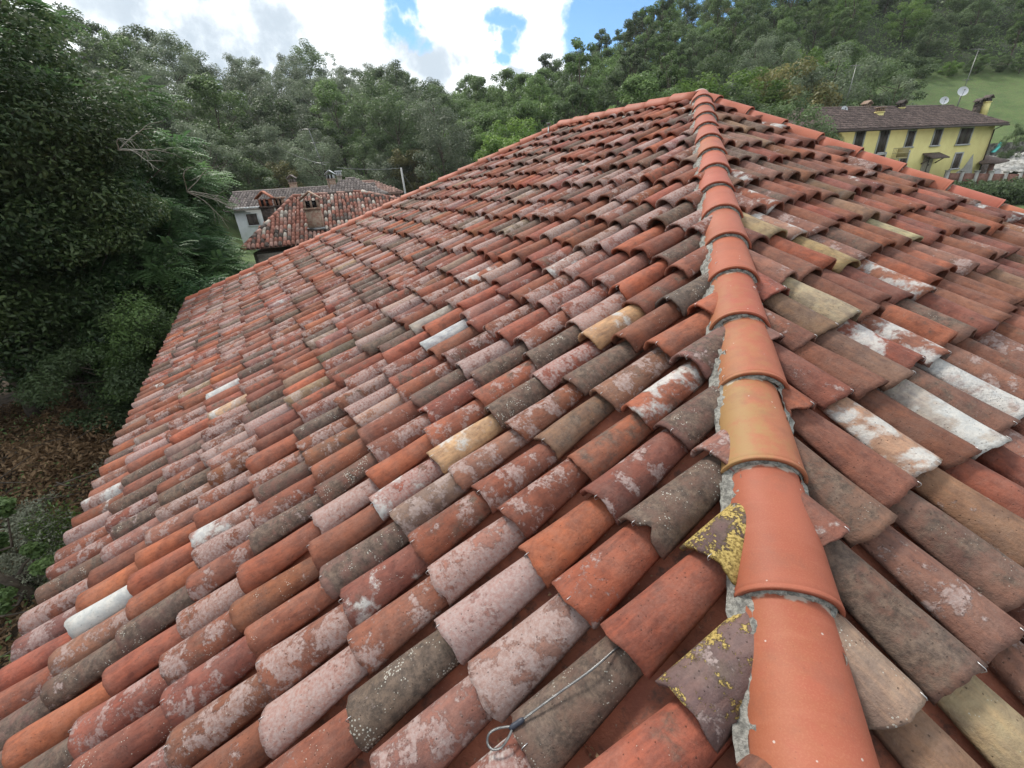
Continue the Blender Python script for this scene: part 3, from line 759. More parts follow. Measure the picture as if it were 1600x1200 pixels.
n1_, n2_ = A_.shape; I = np.arange(n1_ * n2_).reshape(n1_, n2_); I2 = np.vstack([I, I[:1]])
gm, gnt, gb = newmat('meadow_and_forest_floor')
gtc = gnt.nodes.new('ShaderNodeTexCoord'); gv = gtc.outputs['Object']
tv = attr(gnt, 'tint'); gs = N(gnt, 'ShaderNodeSeparateXYZ'); gnt.links.new(tv, gs.inputs[0])
grass = mixc(gnt, smooth(gnt, noise(gnt, gv, .35, 8, .7), .35, .65), (.065, .115, .032), (.115, .17, .052))
grass = mixc(gnt, smooth(gnt, noise(gnt, gv, 2.5, 6, .7), .45, .7), grass, (.11, .12, .05))
litter = mixc(gnt, smooth(gnt, noise(gnt, gv, 4, 8, .75), .35, .65), (.05, .034, .022), (.13, .09, .055))
litter = mixc(gnt, gs.outputs[1], litter, mixc(gnt, smooth(gnt, noise(gnt, gv, 1.2, 8, .75), .35, .65), (.022, .032, .014), (.055, .075, .030)))
gc = mixc(gnt, gs.outputs[0], litter, grass)
gnt.links.new(gc, gb.inputs['Base Color']); gb.inputs['Roughness'].default_value = .95
bump(gnt, gb, noise(gnt, gv, 9, 8, .75), 1., .12)
azd = np.degrees(A_)
gr = ((azd > 33) & (azd < 75) & (R_ > 50) & (R_ < 124)) | ((azd < -14) & (azd > -34) & (R_ > 40) & (R_ < 66))
tint = np.zeros((n1_ * n2_, 3)); tint[:, 0] = gr.ravel(); tint[:, 1] = np.clip((R_.ravel() - 22) / 8, 0, 1)
me = mesh_np('ground', np.stack([X, Y, Z], -1).reshape(-1, 3), np.stack([I2[:-1, :-1], I2[1:, :-1], I2[1:, 1:], I2[:-1, 1:]], -1).reshape(-1, 4)[:, ::-1], gm, True, col=tint)
tag(link('ground', me), 'wooded hillsides and meadow around the houses', None, None, 'structure')

# ------------------------------------------------------------------ foliage
def leaf_mat(name, c1, c2, rough=.55, trans=.25):
    m, nt, b = newmat(name)
    t = attr(nt, 'tint'); sp = N(nt, 'ShaderNodeSeparateXYZ'); nt.links.new(t, sp.inputs[0])
    oi = nt.nodes.new('ShaderNodeObjectInfo')
    c = mixc(nt, sp.outputs[0], c1, c2)
    v = mth(nt, 'ADD', .78, mth(nt, 'MULTIPLY', oi.outputs['Random'], .5))
    vs = N(nt, 'ShaderNodeVectorMath', operation='SCALE'); nt.links.new(c, vs.inputs[0]); nt.links.new(v, vs.inputs['Scale'])
    nt.links.new(vs.outputs[0], b.inputs['Base Color']); b.inputs['Roughness'].default_value = rough; b.inputs['Specular IOR Level'].default_value = .35
    tr = nt.nodes.new('ShaderNodeBsdfTranslucent'); nt.links.new(vs.outputs[0], tr.inputs[0])
    mx = nt.nodes.new('ShaderNodeMixShader'); mx.inputs[0].default_value = trans
    o = [n for n in nt.nodes if n.type == 'OUTPUT_MATERIAL'][0]
    nt.links.new(b.outputs[0], mx.inputs[1]); nt.links.new(tr.outputs[0], mx.inputs[2]); nt.links.new(mx.outputs[0], o.inputs[0])
    return m
M_LD = leaf_mat('leaf_dark_green', (0.076, 0.116, 0.049), (0.152, 0.213, 0.095), .5, .42)
M_LM = leaf_mat('leaf_mid_green', (0.091, 0.152, 0.049), (0.189, 0.281, 0.095), .5, .42)
M_LG = leaf_mat('leaf_grey_green', (0.120, 0.156, 0.095), (0.232, 0.281, 0.177), .5, .4)
M_LB = leaf_mat('leaf_bright_green', (.09, .17, .034), (.20, .30, .070), .5, .45)
M_LO = leaf_mat('leaf_olive_ochre', (0.146, 0.146, 0.055), (0.281, 0.256, 0.104), .5, .4)
M_LGL = leaf_mat('leaf_glossy', (.036, .070, .024), (.125, .175, .062), .42, .3)
M_LPIN = leaf_mat('leaf_pinnate', (0.071, 0.152, 0.061), (0.165, 0.275, 0.104), .5, .42)
M_DRY = leaf_mat('leaf_dry', (.14, .08, .04), (.32, .21, .115), .8, .2)
M_SILV = leaf_mat('leaf_silvery', (.12, .13, .085), (.27, .28, .20), .7, .15)
M_BARK = simple('bark', (.055, .042, .032), (.13, .105, .08), 6, .95, bmp=.8, bscale=20)
M_GREYWOOD = simple('dead_grey_wood', (.20, .19, .155), (.34, .32, .27), 8, .9)

def leaves(cen, nrm, size, aspect, r, tint, fold=.25):
    """diamond leaves: centres, outward normals, lengths"""
    n = len(cen)
    d = r.normal(0, 1, (n, 3)); d -= nrm * (d * nrm).sum(1)[:, None]; d /= np.linalg.norm(d, axis=1)[:, None] + 1e-9
    s = np.cross(nrm, d); L = size[:, None]; Wd = L * aspect
    v = np.stack([cen - d * L * .5, cen + s * Wd * .5 + nrm * L * fold * .3, cen + d * L * .5 - nrm * L * fold * .4, cen - s * Wd * .5 + nrm * L * fold * .3], 1).reshape(-1, 3)
    f = np.arange(n * 4).reshape(n, 4)
    return v, f, np.repeat(tint, 4)
def crown(seed, H, Rw, base, nclump, nleaf, lsize, asp=.55, shape='round', droop=.0, name='crown', mat=None):
    """crown filling from height base to H with radius Rw; returns mesh, clump centres"""
    r = np.random.default_rng(seed)
    cc = []
    lob = r.uniform(0, 6.28, 4)
    while len(cc) < nclump:
        q = r.uniform(-1, 1, 3); rr = np.linalg.norm(q)
        if rr > 1 or rr < .35: continue
        if r.random() > rr: continue
        th = math.atan2(q[1], q[0])
        k = 1 + .16 * math.sin(2 * th + lob[0]) + .12 * math.sin(3 * th + lob[1] + 2 * q[2])
        if shape == 'tall': k *= .85
        if shape == 'cone': k *= (1 - .55 * (q[2] * .5 + .5))
        z = base + (q[2] * .5 + .5) * (H - base)
        if q[2] < -.3 and shape == 'round': k *= .85
        cc.append((q[0] * Rw * k, q[1] * Rw * k, z))
    cc = np.array(cc); cs = r.uniform(.55, 1.25, nclump) * Rw * .27
    w = cs ** 2; w /= w.sum(); idx = r.choice(nclump, nleaf, p=w)
    g = r.normal(0, 1, (nleaf, 3)); g /= np.linalg.norm(g, axis=1)[:, None]
    rad_ = r.random(nleaf) ** .33
    off = g * (rad_ * cs[idx])[:, None]; off[:, 2] *= .72
    off[:, 2] -= droop * cs[idx] * rad_ * np.abs(g[:, 0])
    P = cc[idx] + off
    nr_ = g * .7 + r.normal(0, .55, (nleaf, 3)) + np.array([0, 0, .95]); nr_ /= np.linalg.norm(nr_, axis=1)[:, None]
    ctint = r.uniform(.0, .75, nclump)
    t = np.clip(ctint[idx] + r.normal(0, .18, nleaf), 0, 1)
    v, f, tt = leaves(P, nr_, lsize * r.uniform(.6, 1.35, nleaf), asp, r, t)
    col = np.zeros((len(v), 3)); col[:, 0] = tt
    return mesh_np(name, v, f, mat, False, col=col), cc, cs
def trunk_mesh(seed, H, base, r0, cc, nl=14, name='trunk', lean=0., mat=None, seg=7):
    r = np.random.default_rng(seed + 999); w = MB()
    top = np.array([r.normal(0, .3) + lean, r.normal(0, .3), base + (H - base) * .7])
    zs = np.linspace(0, 1, 9); spine = np.array([[top[0] * z ** 1.3 + .12 * math.sin(5 * z + seed), top[1] * z ** 1.3 + .12 * math.cos(4 * z + seed), top[2] * z] for z in zs]); spine[0, 2] = -.5
    spine[:, :2] -= spine[0, :2]
    w.tube(spine, r0 * (1 - .82 * zs), seg)
    for c in cc[r.permutation(len(cc))[:nl]]:
        k = min(8, max(2, int(8 * (c[2] * .72) / (top[2] + .01)))); p0 = spine[k]
        mid = (p0 + c) / 2 + np.array([0, 0, -.06 * np.linalg.norm(c - p0)]) + r.normal(0, .12, 3)
        w.tube([p0, mid, c], [r0 * (1 - .82 * zs[k]) * .6, r0 * .22, r0 * .07], 5)
    me = mesh_np(name, np.vstack(w.v), np.vstack(w.f), mat or M_BARK, True)
    return me

PROTO = {}
def proto(key, *a, mat=None, nl=14, r0=.2, trunkbase=None, **k):
    cm, cc, cs = crown(*a, mat=mat, **k)
    tm = trunk_mesh(a[0], a[1], a[3], r0, cc, nl)
    PROTO[key] = (tm, cm)
#            seed  H   R   base clumps leaves size
proto('d0', 1, 10.5, 3.9, 1.2, 46, 9000, .30, mat=M_LD)
proto('d1', 2, 12.0, 4.2, 1.5, 54, 10000, .30, mat=M_LD)
proto('m0', 3, 10.0, 4.1, 1.0, 46, 9000, .30, mat=M_LM)
proto('m1', 4, 11.5, 3.6, 1.5, 50, 9000, .29, mat=M_LM)
proto('g0', 5, 10.0, 4.2, 1.0, 52, 10000, .27, asp=.4, mat=M_LG)
proto('g1', 6, 11.5, 3.8, 1.2, 52, 10000, .27, asp=.4, mat=M_LG)
proto('b0', 7, 9.0, 4.0, .6, 46, 9000, .30, mat=M_LB)
proto('o0', 8, 8.5, 3.4, .8, 40, 7500, .26, mat=M_LO)
proto('t0', 9, 14.0, 2.6, 4.0, 34, 6500, .28, mat=M_LD, shape='tall', nl=18, r0=.18)
proto('t1', 10, 14.5, 2.7, 3.5, 34, 6500, .28, mat=M_LM, shape='tall', nl=18, r0=.18)
proto('s0', 12, 12.5, 2.6, 2.0, 16, 1500, .25, mat=M_LG, shape='tall', nl=16, r0=.14)     # nearly bare top
NAMES = dict(d='broadleaf_tree', m='broadleaf_tree', g='broadleaf_tree', b='broadleaf_tree', o='broadleaf_tree', t='tall_tree', s='sparse_tree')
def place_tree(key, x, y, sc=1., z=None, label=None, group=None, cat='tree', name=None, szx=None):
    tm, cm = PROTO[key]
    z = float(ground(x, y)) if z is None else z
    e = empty(name or NAMES[key[0]], (x, y, z), random.uniform(0, 6.28)); s = sc
    e.scale = ((szx or s), (szx or s), s)
    t = link('trunk', tm, e); c = link('crown', cm, e)
    tag(e, label, cat, group); return e
GL = {'d': ('dark green broadleaf tree in the wood on the {}', 'dark trees'), 'm': ('mid green broadleaf tree in the wood on the {}', 'mid green trees'),
      'g': ('grey green feathery tree in the wood on the {}', 'grey green trees'), 'b': ('bright green leafy tree in the wood on the {}', 'bright green trees'),
      'o': ('olive brown tinged tree in the wood on the {}', 'olive trees'), 't': ('tall narrow tree with a long bare trunk in the wood on the {}', 'tall thin trees'),
      's': ('sparse nearly bare tree standing up from the wood on the {}', 'sparse trees')}
# houses to keep clear of: (az0, az1, r0, r1)
CLEAR = [(-32, -8, 15, 57), (28, 36, 0, 84), (-70, 25, 0, 30), (34, 56, 0, 123)]
FOREST = []
pts = []
r = np.random.default_rng(77); tries = 0
ntree = 0
while tries < 60000 and ntree < 278:
    tries += 1
    az = r.uniform(-47, 52); rr = math.sqrt(r.uniform(50 ** 2, 168 ** 2))
    rm = np.interp(az, AZK, RM); rc = np.interp(az, AZK, RC)
    if rr > rc + 3 or rr < rm - 8: continue
    if any(a0 < az < a1 and q0 < rr < q1 for a0, a1, q0, q1 in CLEAR): continue
    el = None
    x, y = rr * math.sin(rad(az)), rr * math.cos(rad(az))
    z = float(ground(x, y)); px, py, zz = proj((x, y, z + 9))
    if py > 330 or px < -60 or px > 1660 or py < -90: continue
    # skip what our own roof hides completely
    if 900 < px < 1260 and py > 190: continue
    if 1260 <= px and py > 190 + (px - 1260) * .1 and az > 52: continue
    dmin = 4.4 + rr * .016
    if any((x - q[0]) ** 2 + (y - q[1]) ** 2 < dmin ** 2 for q in pts): continue
    pts.append((x, y)); ntree += 1
    left = az < -4
    side = 'left hill' if az < -4 else ('hill behind the roof' if az < 22 else 'right hill')
    u = r.random()
    if side == 'left hill': key = 'g0' if u < .27 else 'g1' if u < .5 else 'd0' if u < .66 else 'd1' if u < .82 else 'm0' if u < .92 else 'm1'
    elif side == 'right hill': key = 'm0' if u < .2 else 'm1' if u < .38 else 'd0' if u < .52 else 'd1' if u < .62 else 'b0' if u < .76 else 'o0' if u < .82 else 't1' if u < .92 else 'g1'
    else: key = 'm0' if u < .14 else 'm1' if u < .3 else 'd0' if u < .42 else 'd1' if u < .52 else 't0' if u < .68 else 't1' if u < .84 else 'b0' if u < .89 else 'g1' if u < .97 else 'o0'
    if -6 < az < 6 and rr < 130 and u > .3: key = 'm0' if u < .65 else 'b0' if u < .8 else 'm1'
    if rr > rc - 8 and r.random() < .22: key = 's0'
    sc = r.uniform(.66, 1.02) * (1.0 if rr < 90 else 1.06)
    FOREST.append((place_tree(key, x, y, sc, z - .3), key[0], px, (rr - rm) / (rc - rm), side))
ZONES = [(250, 'above the evergreens'), (440, 'above the white house'), (600, 'above the antenna'), (720, 'above the pole'), (900, 'above the far ridge'), (1040, 'left of the apex'), (1180, 'above the apex'),
         (1330, 'beside the yellow house'), (1470, 'above the yellow house'), (9999, 'above the meadow')]
ADJ = {'d': 'dark green leafy tree', 'm': 'mid green leafy tree', 'g': 'grey green feathery tree', 'b': 'bright green leafy tree', 'o': 'olive brown tree', 't': 'tall narrow tree', 's': 'sparse thin tree'}
cells = {}
for e, k_, px, q_, side in FOREST:
    zn = next(n_ for l_, n_ in ZONES if px < l_); hn = 'at the hill foot' if q_ < .25 else 'low on the hill' if q_ < .5 else 'high on the hill' if q_ < .8 else 'on the skyline'
    cells.setdefault((ADJ[k_], hn, zn), []).append((px, e)); e['category'] = 'tree'; e['group'] = 'trees of the wooded ' + side
ORD = ['leftmost', 'second from left', 'third from left', 'fourth from left', 'fifth from left', 'sixth from left', 'seventh from left', 'eighth from left', 'ninth from left', 'tenth from left']
for (a_, h_, z_), l_ in cells.items():
    l_.sort(key=lambda q: q[0])
    for i_, (px, e) in enumerate(l_): e['label'] = a_ + ' ' + h_ + ' ' + z_ + ('' if len(l_) == 1 else ', ' + ORD[min(i_, 9)])
print('forest trees', ntree)

# understorey on the hillsides: one mass nobody could count
r = np.random.default_rng(9)
n = 170000; az = r.uniform(-50, 54, n); rr = np.sqrt(r.uniform(48 ** 2, 172 ** 2, n)); rm = np.interp(az, AZK, RM); rc = np.interp(az, AZK, RC)
ok = (rr > rm - 4) & (rr < rc + 2)
for a0, a1, q0, q1 in CLEAR: ok &= ~((az > a0) & (az < a1) & (rr > q0) & (rr < q1))
az, rr = az[ok], rr[ok]; x = rr * np.sin(np.radians(az)); y = rr * np.cos(np.radians(az))
hgt = np.abs(np.sin(x * .9 + np.sin(y * .37) * 2) * np.sin(y * .8 + 1 + np.sin(x * .29) * 2)) * 3.0 + .4
P = np.stack([x, y, ground(x, y) + hgt * r.random(len(x))], 1)
nn = r.normal(0, .6, P.shape) + np.array([0, -.3, .8]); nn /= np.linalg.norm(nn, axis=1)[:, None]
v, f, tt = leaves(P, nn, r.uniform(.25, .6, len(x)), .6, r, r.random(len(x)))
col = np.zeros((len(v), 3)); col[:, 0] = tt
o = link('understorey', mesh_np('understorey', v, f, M_LM, False, col=col)); tag(o, 'dark undergrowth between the trunks of the wooded hills', 'undergrowth', None, 'stuff')

# ------------------------------------------------------------------ trees and shrubs close on the left
def special_tree(name, label, x, y, seed, H, Rw, base, ncl, nlf, ls, mat, asp=.5, shape='round', r0=.2, nl=16, droop=0., z=None, cat='tree', lean=0.):
    cm, cc, cs = crown(seed, H, Rw, base, ncl, nlf, ls, asp, shape, droop, mat=mat)
    e = empty(name, (x, y, float(ground(x, y)) - .1 if z is None else z)); tag(e, label, cat)
    link('trunk', trunk_mesh(seed, H, base, r0, cc, nl, lean=lean), e); link('crown', cm, e); return e
def fronds(seed, H, Rw, base, nclump, nfrond, flen, lsize, mat):
    """pinnate foliage: arching fronds with paired leaflets"""
    r = np.random.default_rng(seed); cc = []
    while len(cc) < nclump:
        q = r.uniform(-1, 1, 3); rr_ = np.linalg.norm(q)
        if rr_ > 1 or rr_ < .4: continue
        cc.append((q[0] * Rw, q[1] * Rw, base + (q[2] * .5 + .5) * (H - base)))
    cc = np.array(cc); cs = r.uniform(.5, 1.1, nclump) * Rw * .26
    idx = r.integers(0, nclump, nfrond); g = r.normal(0, 1, (nfrond, 3)); g /= np.linalg.norm(g, axis=1)[:, None]
    p0 = cc[idx] + g * (cs[idx] * r.random(nfrond) ** .5)[:, None] * np.array([1, 1, .6])
    d = g * np.array([1, 1, .35]) + r.normal(0, .35, (nfrond, 3)); d[:, 2] *= .5; d /= np.linalg.norm(d, axis=1)[:, None]
    s = np.cross(d, [0, 0, 1]); s /= np.linalg.norm(s, axis=1)[:, None] + 1e-9
    up = np.cross(s, d); V, T_ = [], []
    ct = r.uniform(0, .8, nclump)
    m = 6; L = flen * r.uniform(.7, 1.2, nfrond)
    for k in range(m):
        f_ = (k + .6) / m; droop_ = -.35 * f_ ** 2
        b_ = p0 + d * (L * f_)[:, None] + np.array([0, 0, 1]) * (L * droop_)[:, None]
        for sg in (-1, 1):
            dd = s * sg * .95 + d * .35; dd /= np.linalg.norm(dd, axis=1)[:, None]
            w_ = np.cross(dd, up); ls = lsize * (1 - .35 * abs(f_ - .45)) * L / flen
            c_ = b_ + dd * (ls * .5)[:, None] - up * (ls * .12)[:, None]
            V.append(np.stack([b_, c_ + w_ * (ls * .2)[:, None], b_ + dd * ls[:, None] - up * (ls * .3)[:, None], c_ - w_ * (ls * .2)[:, None]], 1))
            T_.append(np.clip(ct[idx] + r.normal(0, .15, nfrond), 0, 1))
    V = np.concatenate(V).reshape(-1, 3); t = np.repeat(np.concatenate(T_), 4)
    col = np.zeros((len(V), 3)); col[:, 0] = t
    return mesh_np('crown', V, np.arange(len(V)).reshape(-1, 4), mat, False, col=col), cc
def frond_tree(name, label, x, y, seed, H, Rw, base, ncl, nf, fl, ls, mat, r0=.16, z=None, cat='tree'):
    cm, cc = fronds(seed, H, Rw, base, ncl, nf, fl, ls, mat)
    e = empty(name, (x, y, float(ground(x, y)) - .1 if z is None else z)); tag(e, label, cat)
    link('trunk', trunk_mesh(seed, H, base, r0, cc, 16), e); link('crown', cm, e); return e
def xy(az, r_): return r_ * math.sin(rad(az)), r_ * math.cos(rad(az))
# evergreen with glossy leaves, far left
x, y = xy(-50.5, 17.5); special_tree('evergreen_tree', 'large dark evergreen tree with small glossy leaves filling the left edge', x, y, 31, 11.3, 3.9, .4, 130, 105000, .125, M_LGL, asp=.42, r0=.22, nl=30)
x, y = xy(-42.8, 17.0); special_tree('evergreen_tree', 'smaller glossy leaved evergreen bush beside the dark evergreen tree', x, y, 32, 6.2, 2.3, .2, 60, 34000, .12, M_LGL, asp=.42, r0=.12)
x, y = xy(-46.5, 17.0); special_tree('broadleaf_tree', 'tall airy tree reaching into the clouds at the top left corner', x, y, 34, 13.0, 3.0, 3.0, 60, 21000, .16, M_LD, asp=.4, r0=.2, nl=26)
x, y = xy(-43.0, 22.0); frond_tree('locust_tree', 'tall dark locust tree with feathery leaves left of the grey hillside trees', x, y, 35, 12.0, 4.0, 2.0, 80, 11000, .55, .20, M_LPIN)
x, y = xy(-38.2, 27.0); frond_tree('locust_tree', 'broad feathery locust tree sloping down to the white house', x, y, 36, 9.6, 3.9, 1.2, 80, 11000, .6, .22, M_LPIN)
x, y = xy(-35.2, 24.0); frond_tree('locust_tree', 'lower feathery locust tree beside the old tiled house corner', x, y, 37, 6.2, 1.8, .6, 50, 6500, .5, .18, M_LPIN)
x, y = xy(-38.0, 17.5); frond_tree('locust_tree', 'young bright locust tree with drooping fronds below the dead branches', x, y, 38, 5.7, 2.3, .5, 56, 7500, .45, .15, M_LPIN, r0=.08)
x, y = xy(-34.6, 19.0); frond_tree('locust_shrub', 'leafy locust shrub against the stone wall of the old house', x, y, 39, 3.9, 1.7, .2, 44, 5500, .4, .14, M_LPIN, r0=.06, cat='shrub')
x, y = xy(-37.5, 15.0); special_tree('leafy_shrub', 'dense green shrub behind the left roof corner', x, y, 40, 3.6, 1.9, .1, 56, 24000, .085, M_LM, asp=.5, r0=.06, cat='shrub')
x, y = xy(-43.5, 14.8); special_tree('leafy_shrub', 'dark leafy shrub beside the lower left eave', x, y, 41, 3.0, 1.7, .1, 50, 20000, .085, M_LD, asp=.5, r0=.06, cat='shrub')
x, y = xy(-40.5, 14.6); special_tree('leafy_shrub', 'mid green shrub touching the left eave', x, y, 42, 3.3, 1.4, .1, 50, 18000, .075, M_LM, asp=.5, r0=.05, cat='shrub')
x, y = xy(-57.5, 9.4); special_tree('climber', 'ivy covered stump with small round leaves at the left edge', x, y, 44, 2.2, .5, .0, 26, 4500, .06, M_LM, asp=.9, r0=.1, cat='climber')
# dead grey branches sticking out of the green
def dead_branch(label, p0, dirs, seed, L):
    e = empty('dead_branch', p0); tag(e, label, 'branch'); w = MB(); r = np.random.default_rng(seed)
    for k in range(dirs):
        d = unit(np.array([r.uniform(.2, 1), r.uniform(-.3, .3), r.uniform(-.35, .45)])); pts_ = [np.zeros(3)]; c = d.copy()
        for s_ in range(10): c = unit(c + r.normal(0, .13, 3) + np.array([0, 0, -.10])); pts_.append(pts_[-1] + c * L / 10)
        w.tube(pts_, np.linspace(.012, .004, 11), 5)
        for b_ in range(3):
            q = int(r.integers(3, 9)); c2 = unit(c + r.normal(0, .6, 3)); p2 = [pts_[q]]
            for s_ in range(5): c2 = unit(c2 + r.normal(0, .2, 3) + np.array([0, 0, -.12])); p2.append(p2[-1] + c2 * L / 16)
            w.tube(p2, np.linspace(.006, .0025, 6), 4)
    w.build('branches', M_GREYWOOD, e)
dead_branch('tangle of bare grey branches hanging over the evergreen tree edge', at(185, 235, 13.0), 5, 3, 1.1)
dead_branch('fan of bare grey drooping branches in front of the locust tree near the white house', at(292, 300, 15.0), 6, 8, 1.25)
# ground clutter: litter, twigs, silvery weeds
def scatter(name, label, cat, mat, azr, rrg, n, size, h, seed, asp=.5, tilt=.6, mask=None):
    r = np.random.default_rng(seed); az = r.uniform(*azr, n); rr = np.sqrt(r.uniform(rrg[0] ** 2, rrg[1] ** 2, n))
    x = rr * np.sin(np.radians(az)); y = rr * np.cos(np.radians(az))
    if mask is not None:
        ok = mask(x, y, r); x, y = x[ok], y[ok]
    n = len(x); P = np.stack([x, y, ground(x, y) + .03 + h * r.random(n) ** 1.5 * (.4 + np.abs(np.sin(x * 2.3) * np.cos(y * 1.9)))], 1)
    nn = r.normal(0, tilt, P.shape) + np.array([0, 0, 1]); nn /= np.linalg.norm(nn, axis=1)[:, None]
    v, f, tt = leaves(P, nn, size * r.uniform(.5, 1.4, n), asp, r, r.random(n))
    col = np.zeros((len(v), 3)); col[:, 0] = tt
    o = link(name, mesh_np(name, v, f, mat, False, col=col)); tag(o, label, cat, None, 'stuff')
scatter('leaf_litter', 'brown dry leaves and twigs covering the ground left of the roof', 'leaf litter', M_DRY, (-72, -38), (4, 19), 60000, .10, .12, 61, .45)
scatter('dry_brush', 'heap of pale brown dry leaves below the evergreen shrubs', 'dry brush', M_DRY, (-53.5, -46), (12.6, 15.2), 3500, .12, .6, 62, .4, .9)
scatter('silvery_weeds', 'silvery grey weeds on the ground beside the lower left eave', 'weeds', M_SILV, (-58, -47.5), (9.2, 12.0), 22000, .06, .5, 63, .35, 1., mask=lambda x, y, r: np.sin(x * 2.1 + 1) * np.sin(y * 2.4) > -.05)
scatter('green_weeds', 'patch of fresh green moss and weeds in the leaf litter', 'weeds', M_LB, (-55.5, -51.5), (9.7, 11.0), 4200, .07, .4, 64, .3, .9)
scatter('nettles', 'low green plants scattered over the leaf litter left of the roof', 'weeds', M_LM, (-72, -40), (5, 18), 9000, .08, .4, 65, .5, .8, mask=lambda x, y, r: np.sin(x * 1.3 + 2) * np.sin(y * 1.1) > .3)
w = MB(); r = np.random.default_rng(66)
for k in range(150):
    x, y = xy(r.uniform(-70, -40), r.uniform(5, 16)); z = float(ground(x, y)) + r.uniform(.03, .3); a = r.uniform(-.5, 1.9); L = r.uniform(.4, 2.2)
    p = np.array([x, y, z]); c = np.array([math.cos(a), math.sin(a), r.normal(0, .12)]); pts_ = [p]
    for s_ in range(6): c = unit(c + r.normal(0, .16, 3) * np.array([1, 1, .5])); pts_.append(pts_[-1] + c * L / 6)
    w.tube(pts_, np.linspace(1, .4, 7) * r.uniform(.006, .022), 5)
o = w.build('fallen_twigs', simple('twig_brown', (.05, .038, .028), (.15, .12, .09), 5, .9)); tag(o, 'fallen twigs and thin branches lying over the leaf litter', 'twigs', None, 'stuff')

# distinct trees by the houses
def mark(px, D, key, sc, label, name=None, ztop=None, cat='tree'):
    """tree whose foot stands at the bearing of a photo column, distance D, top at elevation of row ztop"""
    p = at(px[0], px[1], D); tm, cm = PROTO[key]; Hh = {'d0': 10.5, 'd1': 12, 'm0': 10, 'm1': 11.5, 'g0': 10, 'g1': 11.5, 'b0': 9, 'o0': 8.5, 't0': 14, 't1': 14.5, 's0': 12.5}[key]
    z = float(ground(p[0], p[1])); s = max(.25, (p[2] - z) / Hh)
    return place_tree(key, p[0], p[1], s, z - .2, label, None, cat, name, szx=s * sc)
mark((640, 222), 58, 'o0', 1.0, 'rounded olive brown tree behind the utility pole')
mark((432, 243), 58, 'o0', .95, 'olive green bush tree above the white house roof')
mark((378, 240), 56, 'd0', 1.0, 'dark rounded bush left of the olive bush above the white house', cat='bush')
mark((478, 248), 60, 's0', .8, 'thin bare shrub right of the olive bush above the white house')
mark((700, 250), 58, 'm0', .9, 'green bush just above the far hip of the big roof, right of the pole')
mark((560, 212), 62, 'd1', .9, 'dark tree directly behind the roof antenna of the grey roofed house')
mark((1075, 118), 60, 'b0', .95, 'light green tree just left of the roof apex')
mark((1150, 100), 62, 'b0', 1.2, 'bright green bushy tree just right of the roof apex')
mark((1232, 80), 64, 'o0', .95, 'pale olive tree standing left of the yellow house')
mark((1312, 72), 68, 'g0', .95, 'pale feathery tree behind the left end of the yellow house roof')
mark((1375, 88), 78, 'd1', .95, 'very dark evergreen behind the middle chimney of the yellow house')
mark((1412, 108), 74, 's0', 1.1, 'small leaning thin leaved tree on the meadow edge behind the yellow house')
mark((1420, 75), 98, 'd0', 1.2, 'dark tree at the upper left edge of the meadow')
for k, (px, py, D, key) in enumerate([(1450, 85, 118, 'm0'), (1490, 92, 120, 'b0'), (1535, 80, 121, 'm0'), (1570, 88, 122, 'd0'), (1605, 78, 122, 'm1')]):
    mark((px, py), D, key, 1.35, ['wide green bush at the top edge of the meadow, left end of the row', 'light green bush at the meadow edge above the satellite dishes', 'wide green bush at the meadow edge above the right end of the yellow house', 'dark bush at the meadow edge near the right border', 'tall green bush at the meadow edge cut by the right border'][k])
mark((1597, 190), 84, 'd0', .6, 'small dark shrub on the meadow at the right border', cat='shrub')

# ------------------------------------------------------------------ the other houses
Z3 = np.array([0, 0, 1.])
def wallplane(a, b): d = unit(np.array([b[0] - a[0], b[1] - a[1], 0])); return d, np.array([d[1], -d[0], 0])
def roof_tiles_mesh(w, P0, e, u, n, La, Lb, top_in=(0, 0), pitch=.2, row=.36, rough=1, seed=0, colf=None):
    """rows of small cover tiles on a slope: P0 lower left corner, e along the eave, u up; top_in insets (left,right) at the top"""
    r = np.random.default_rng(seed)
    nb = int(Lb / row); na = int(La / pitch)
    tt = np.linspace(-1, 1, 5)
    V, C, F_ = [], [], []; k = 0
    for j in range(nb + 1):
        lo = top_in[0] * (j * row / Lb); hi = La - top_in[1] * (j * row / Lb)
        for i in range(na + 1):
            a = (i + .5) * pitch + r.normal(0, .008)
            if a < lo or a > hi: continue
            b = j * row + r.normal(0, .012); L = min(.42, Lb - b)
            if L < .1: continue
            c = colf(r)
            for y, ww, z0 in ((0, pitch * .475, .02), (L, pitch * .39, 0)):
                x = tt * ww; z = z0 + .07 * np.sqrt(np.clip(1 - tt ** 2 * .98, 0, 1))
                V.append(P0 + e * (a + x)[:, None] + u * (b + y) + n * z[:, None])
            V.append(P0 + e * (a + tt * pitch * .4)[:, None] + u * (b + .004) + n * (.005 + .052 * np.sqrt(np.clip(1 - tt ** 2 * .98, 0, 1)))[:, None])
            for q in range(4):
                F_.append([k + q, k + q + 1, k + 6 + q, k + 5 + q]); F_.append([k + 10 + q, k + 11 + q, k + q + 1, k + q])
            k += 15; C.append(np.tile(c, (15, 1)))
    w.add(np.vstack(V), F_, np.vstack(C))
M_VC = simple('weathered_small_tiles', (1, 1, 1), None, 4, .9, tint=True)
M_STONE = simple('rubble_stone', (.20, .18, .15), (.38, .35, .29), 5, .95, bmp=1., bscale=9)
M_BRICK = simple('chimney_brick', (.30, .17, .12), (.42, .33, .25), 9, .9, bmp=.6)
M_WHITE = simple('white_render', (.62, .64, .66), (.52, .54, .55), 1.5, .9)
M_DARKWIN = simple('dark_window', (.012, .012, .014), None, 5, .25)
M_YEL = simple('yellow_render', (.86, .76, .33), (.80, .69, .29), .9, .9)
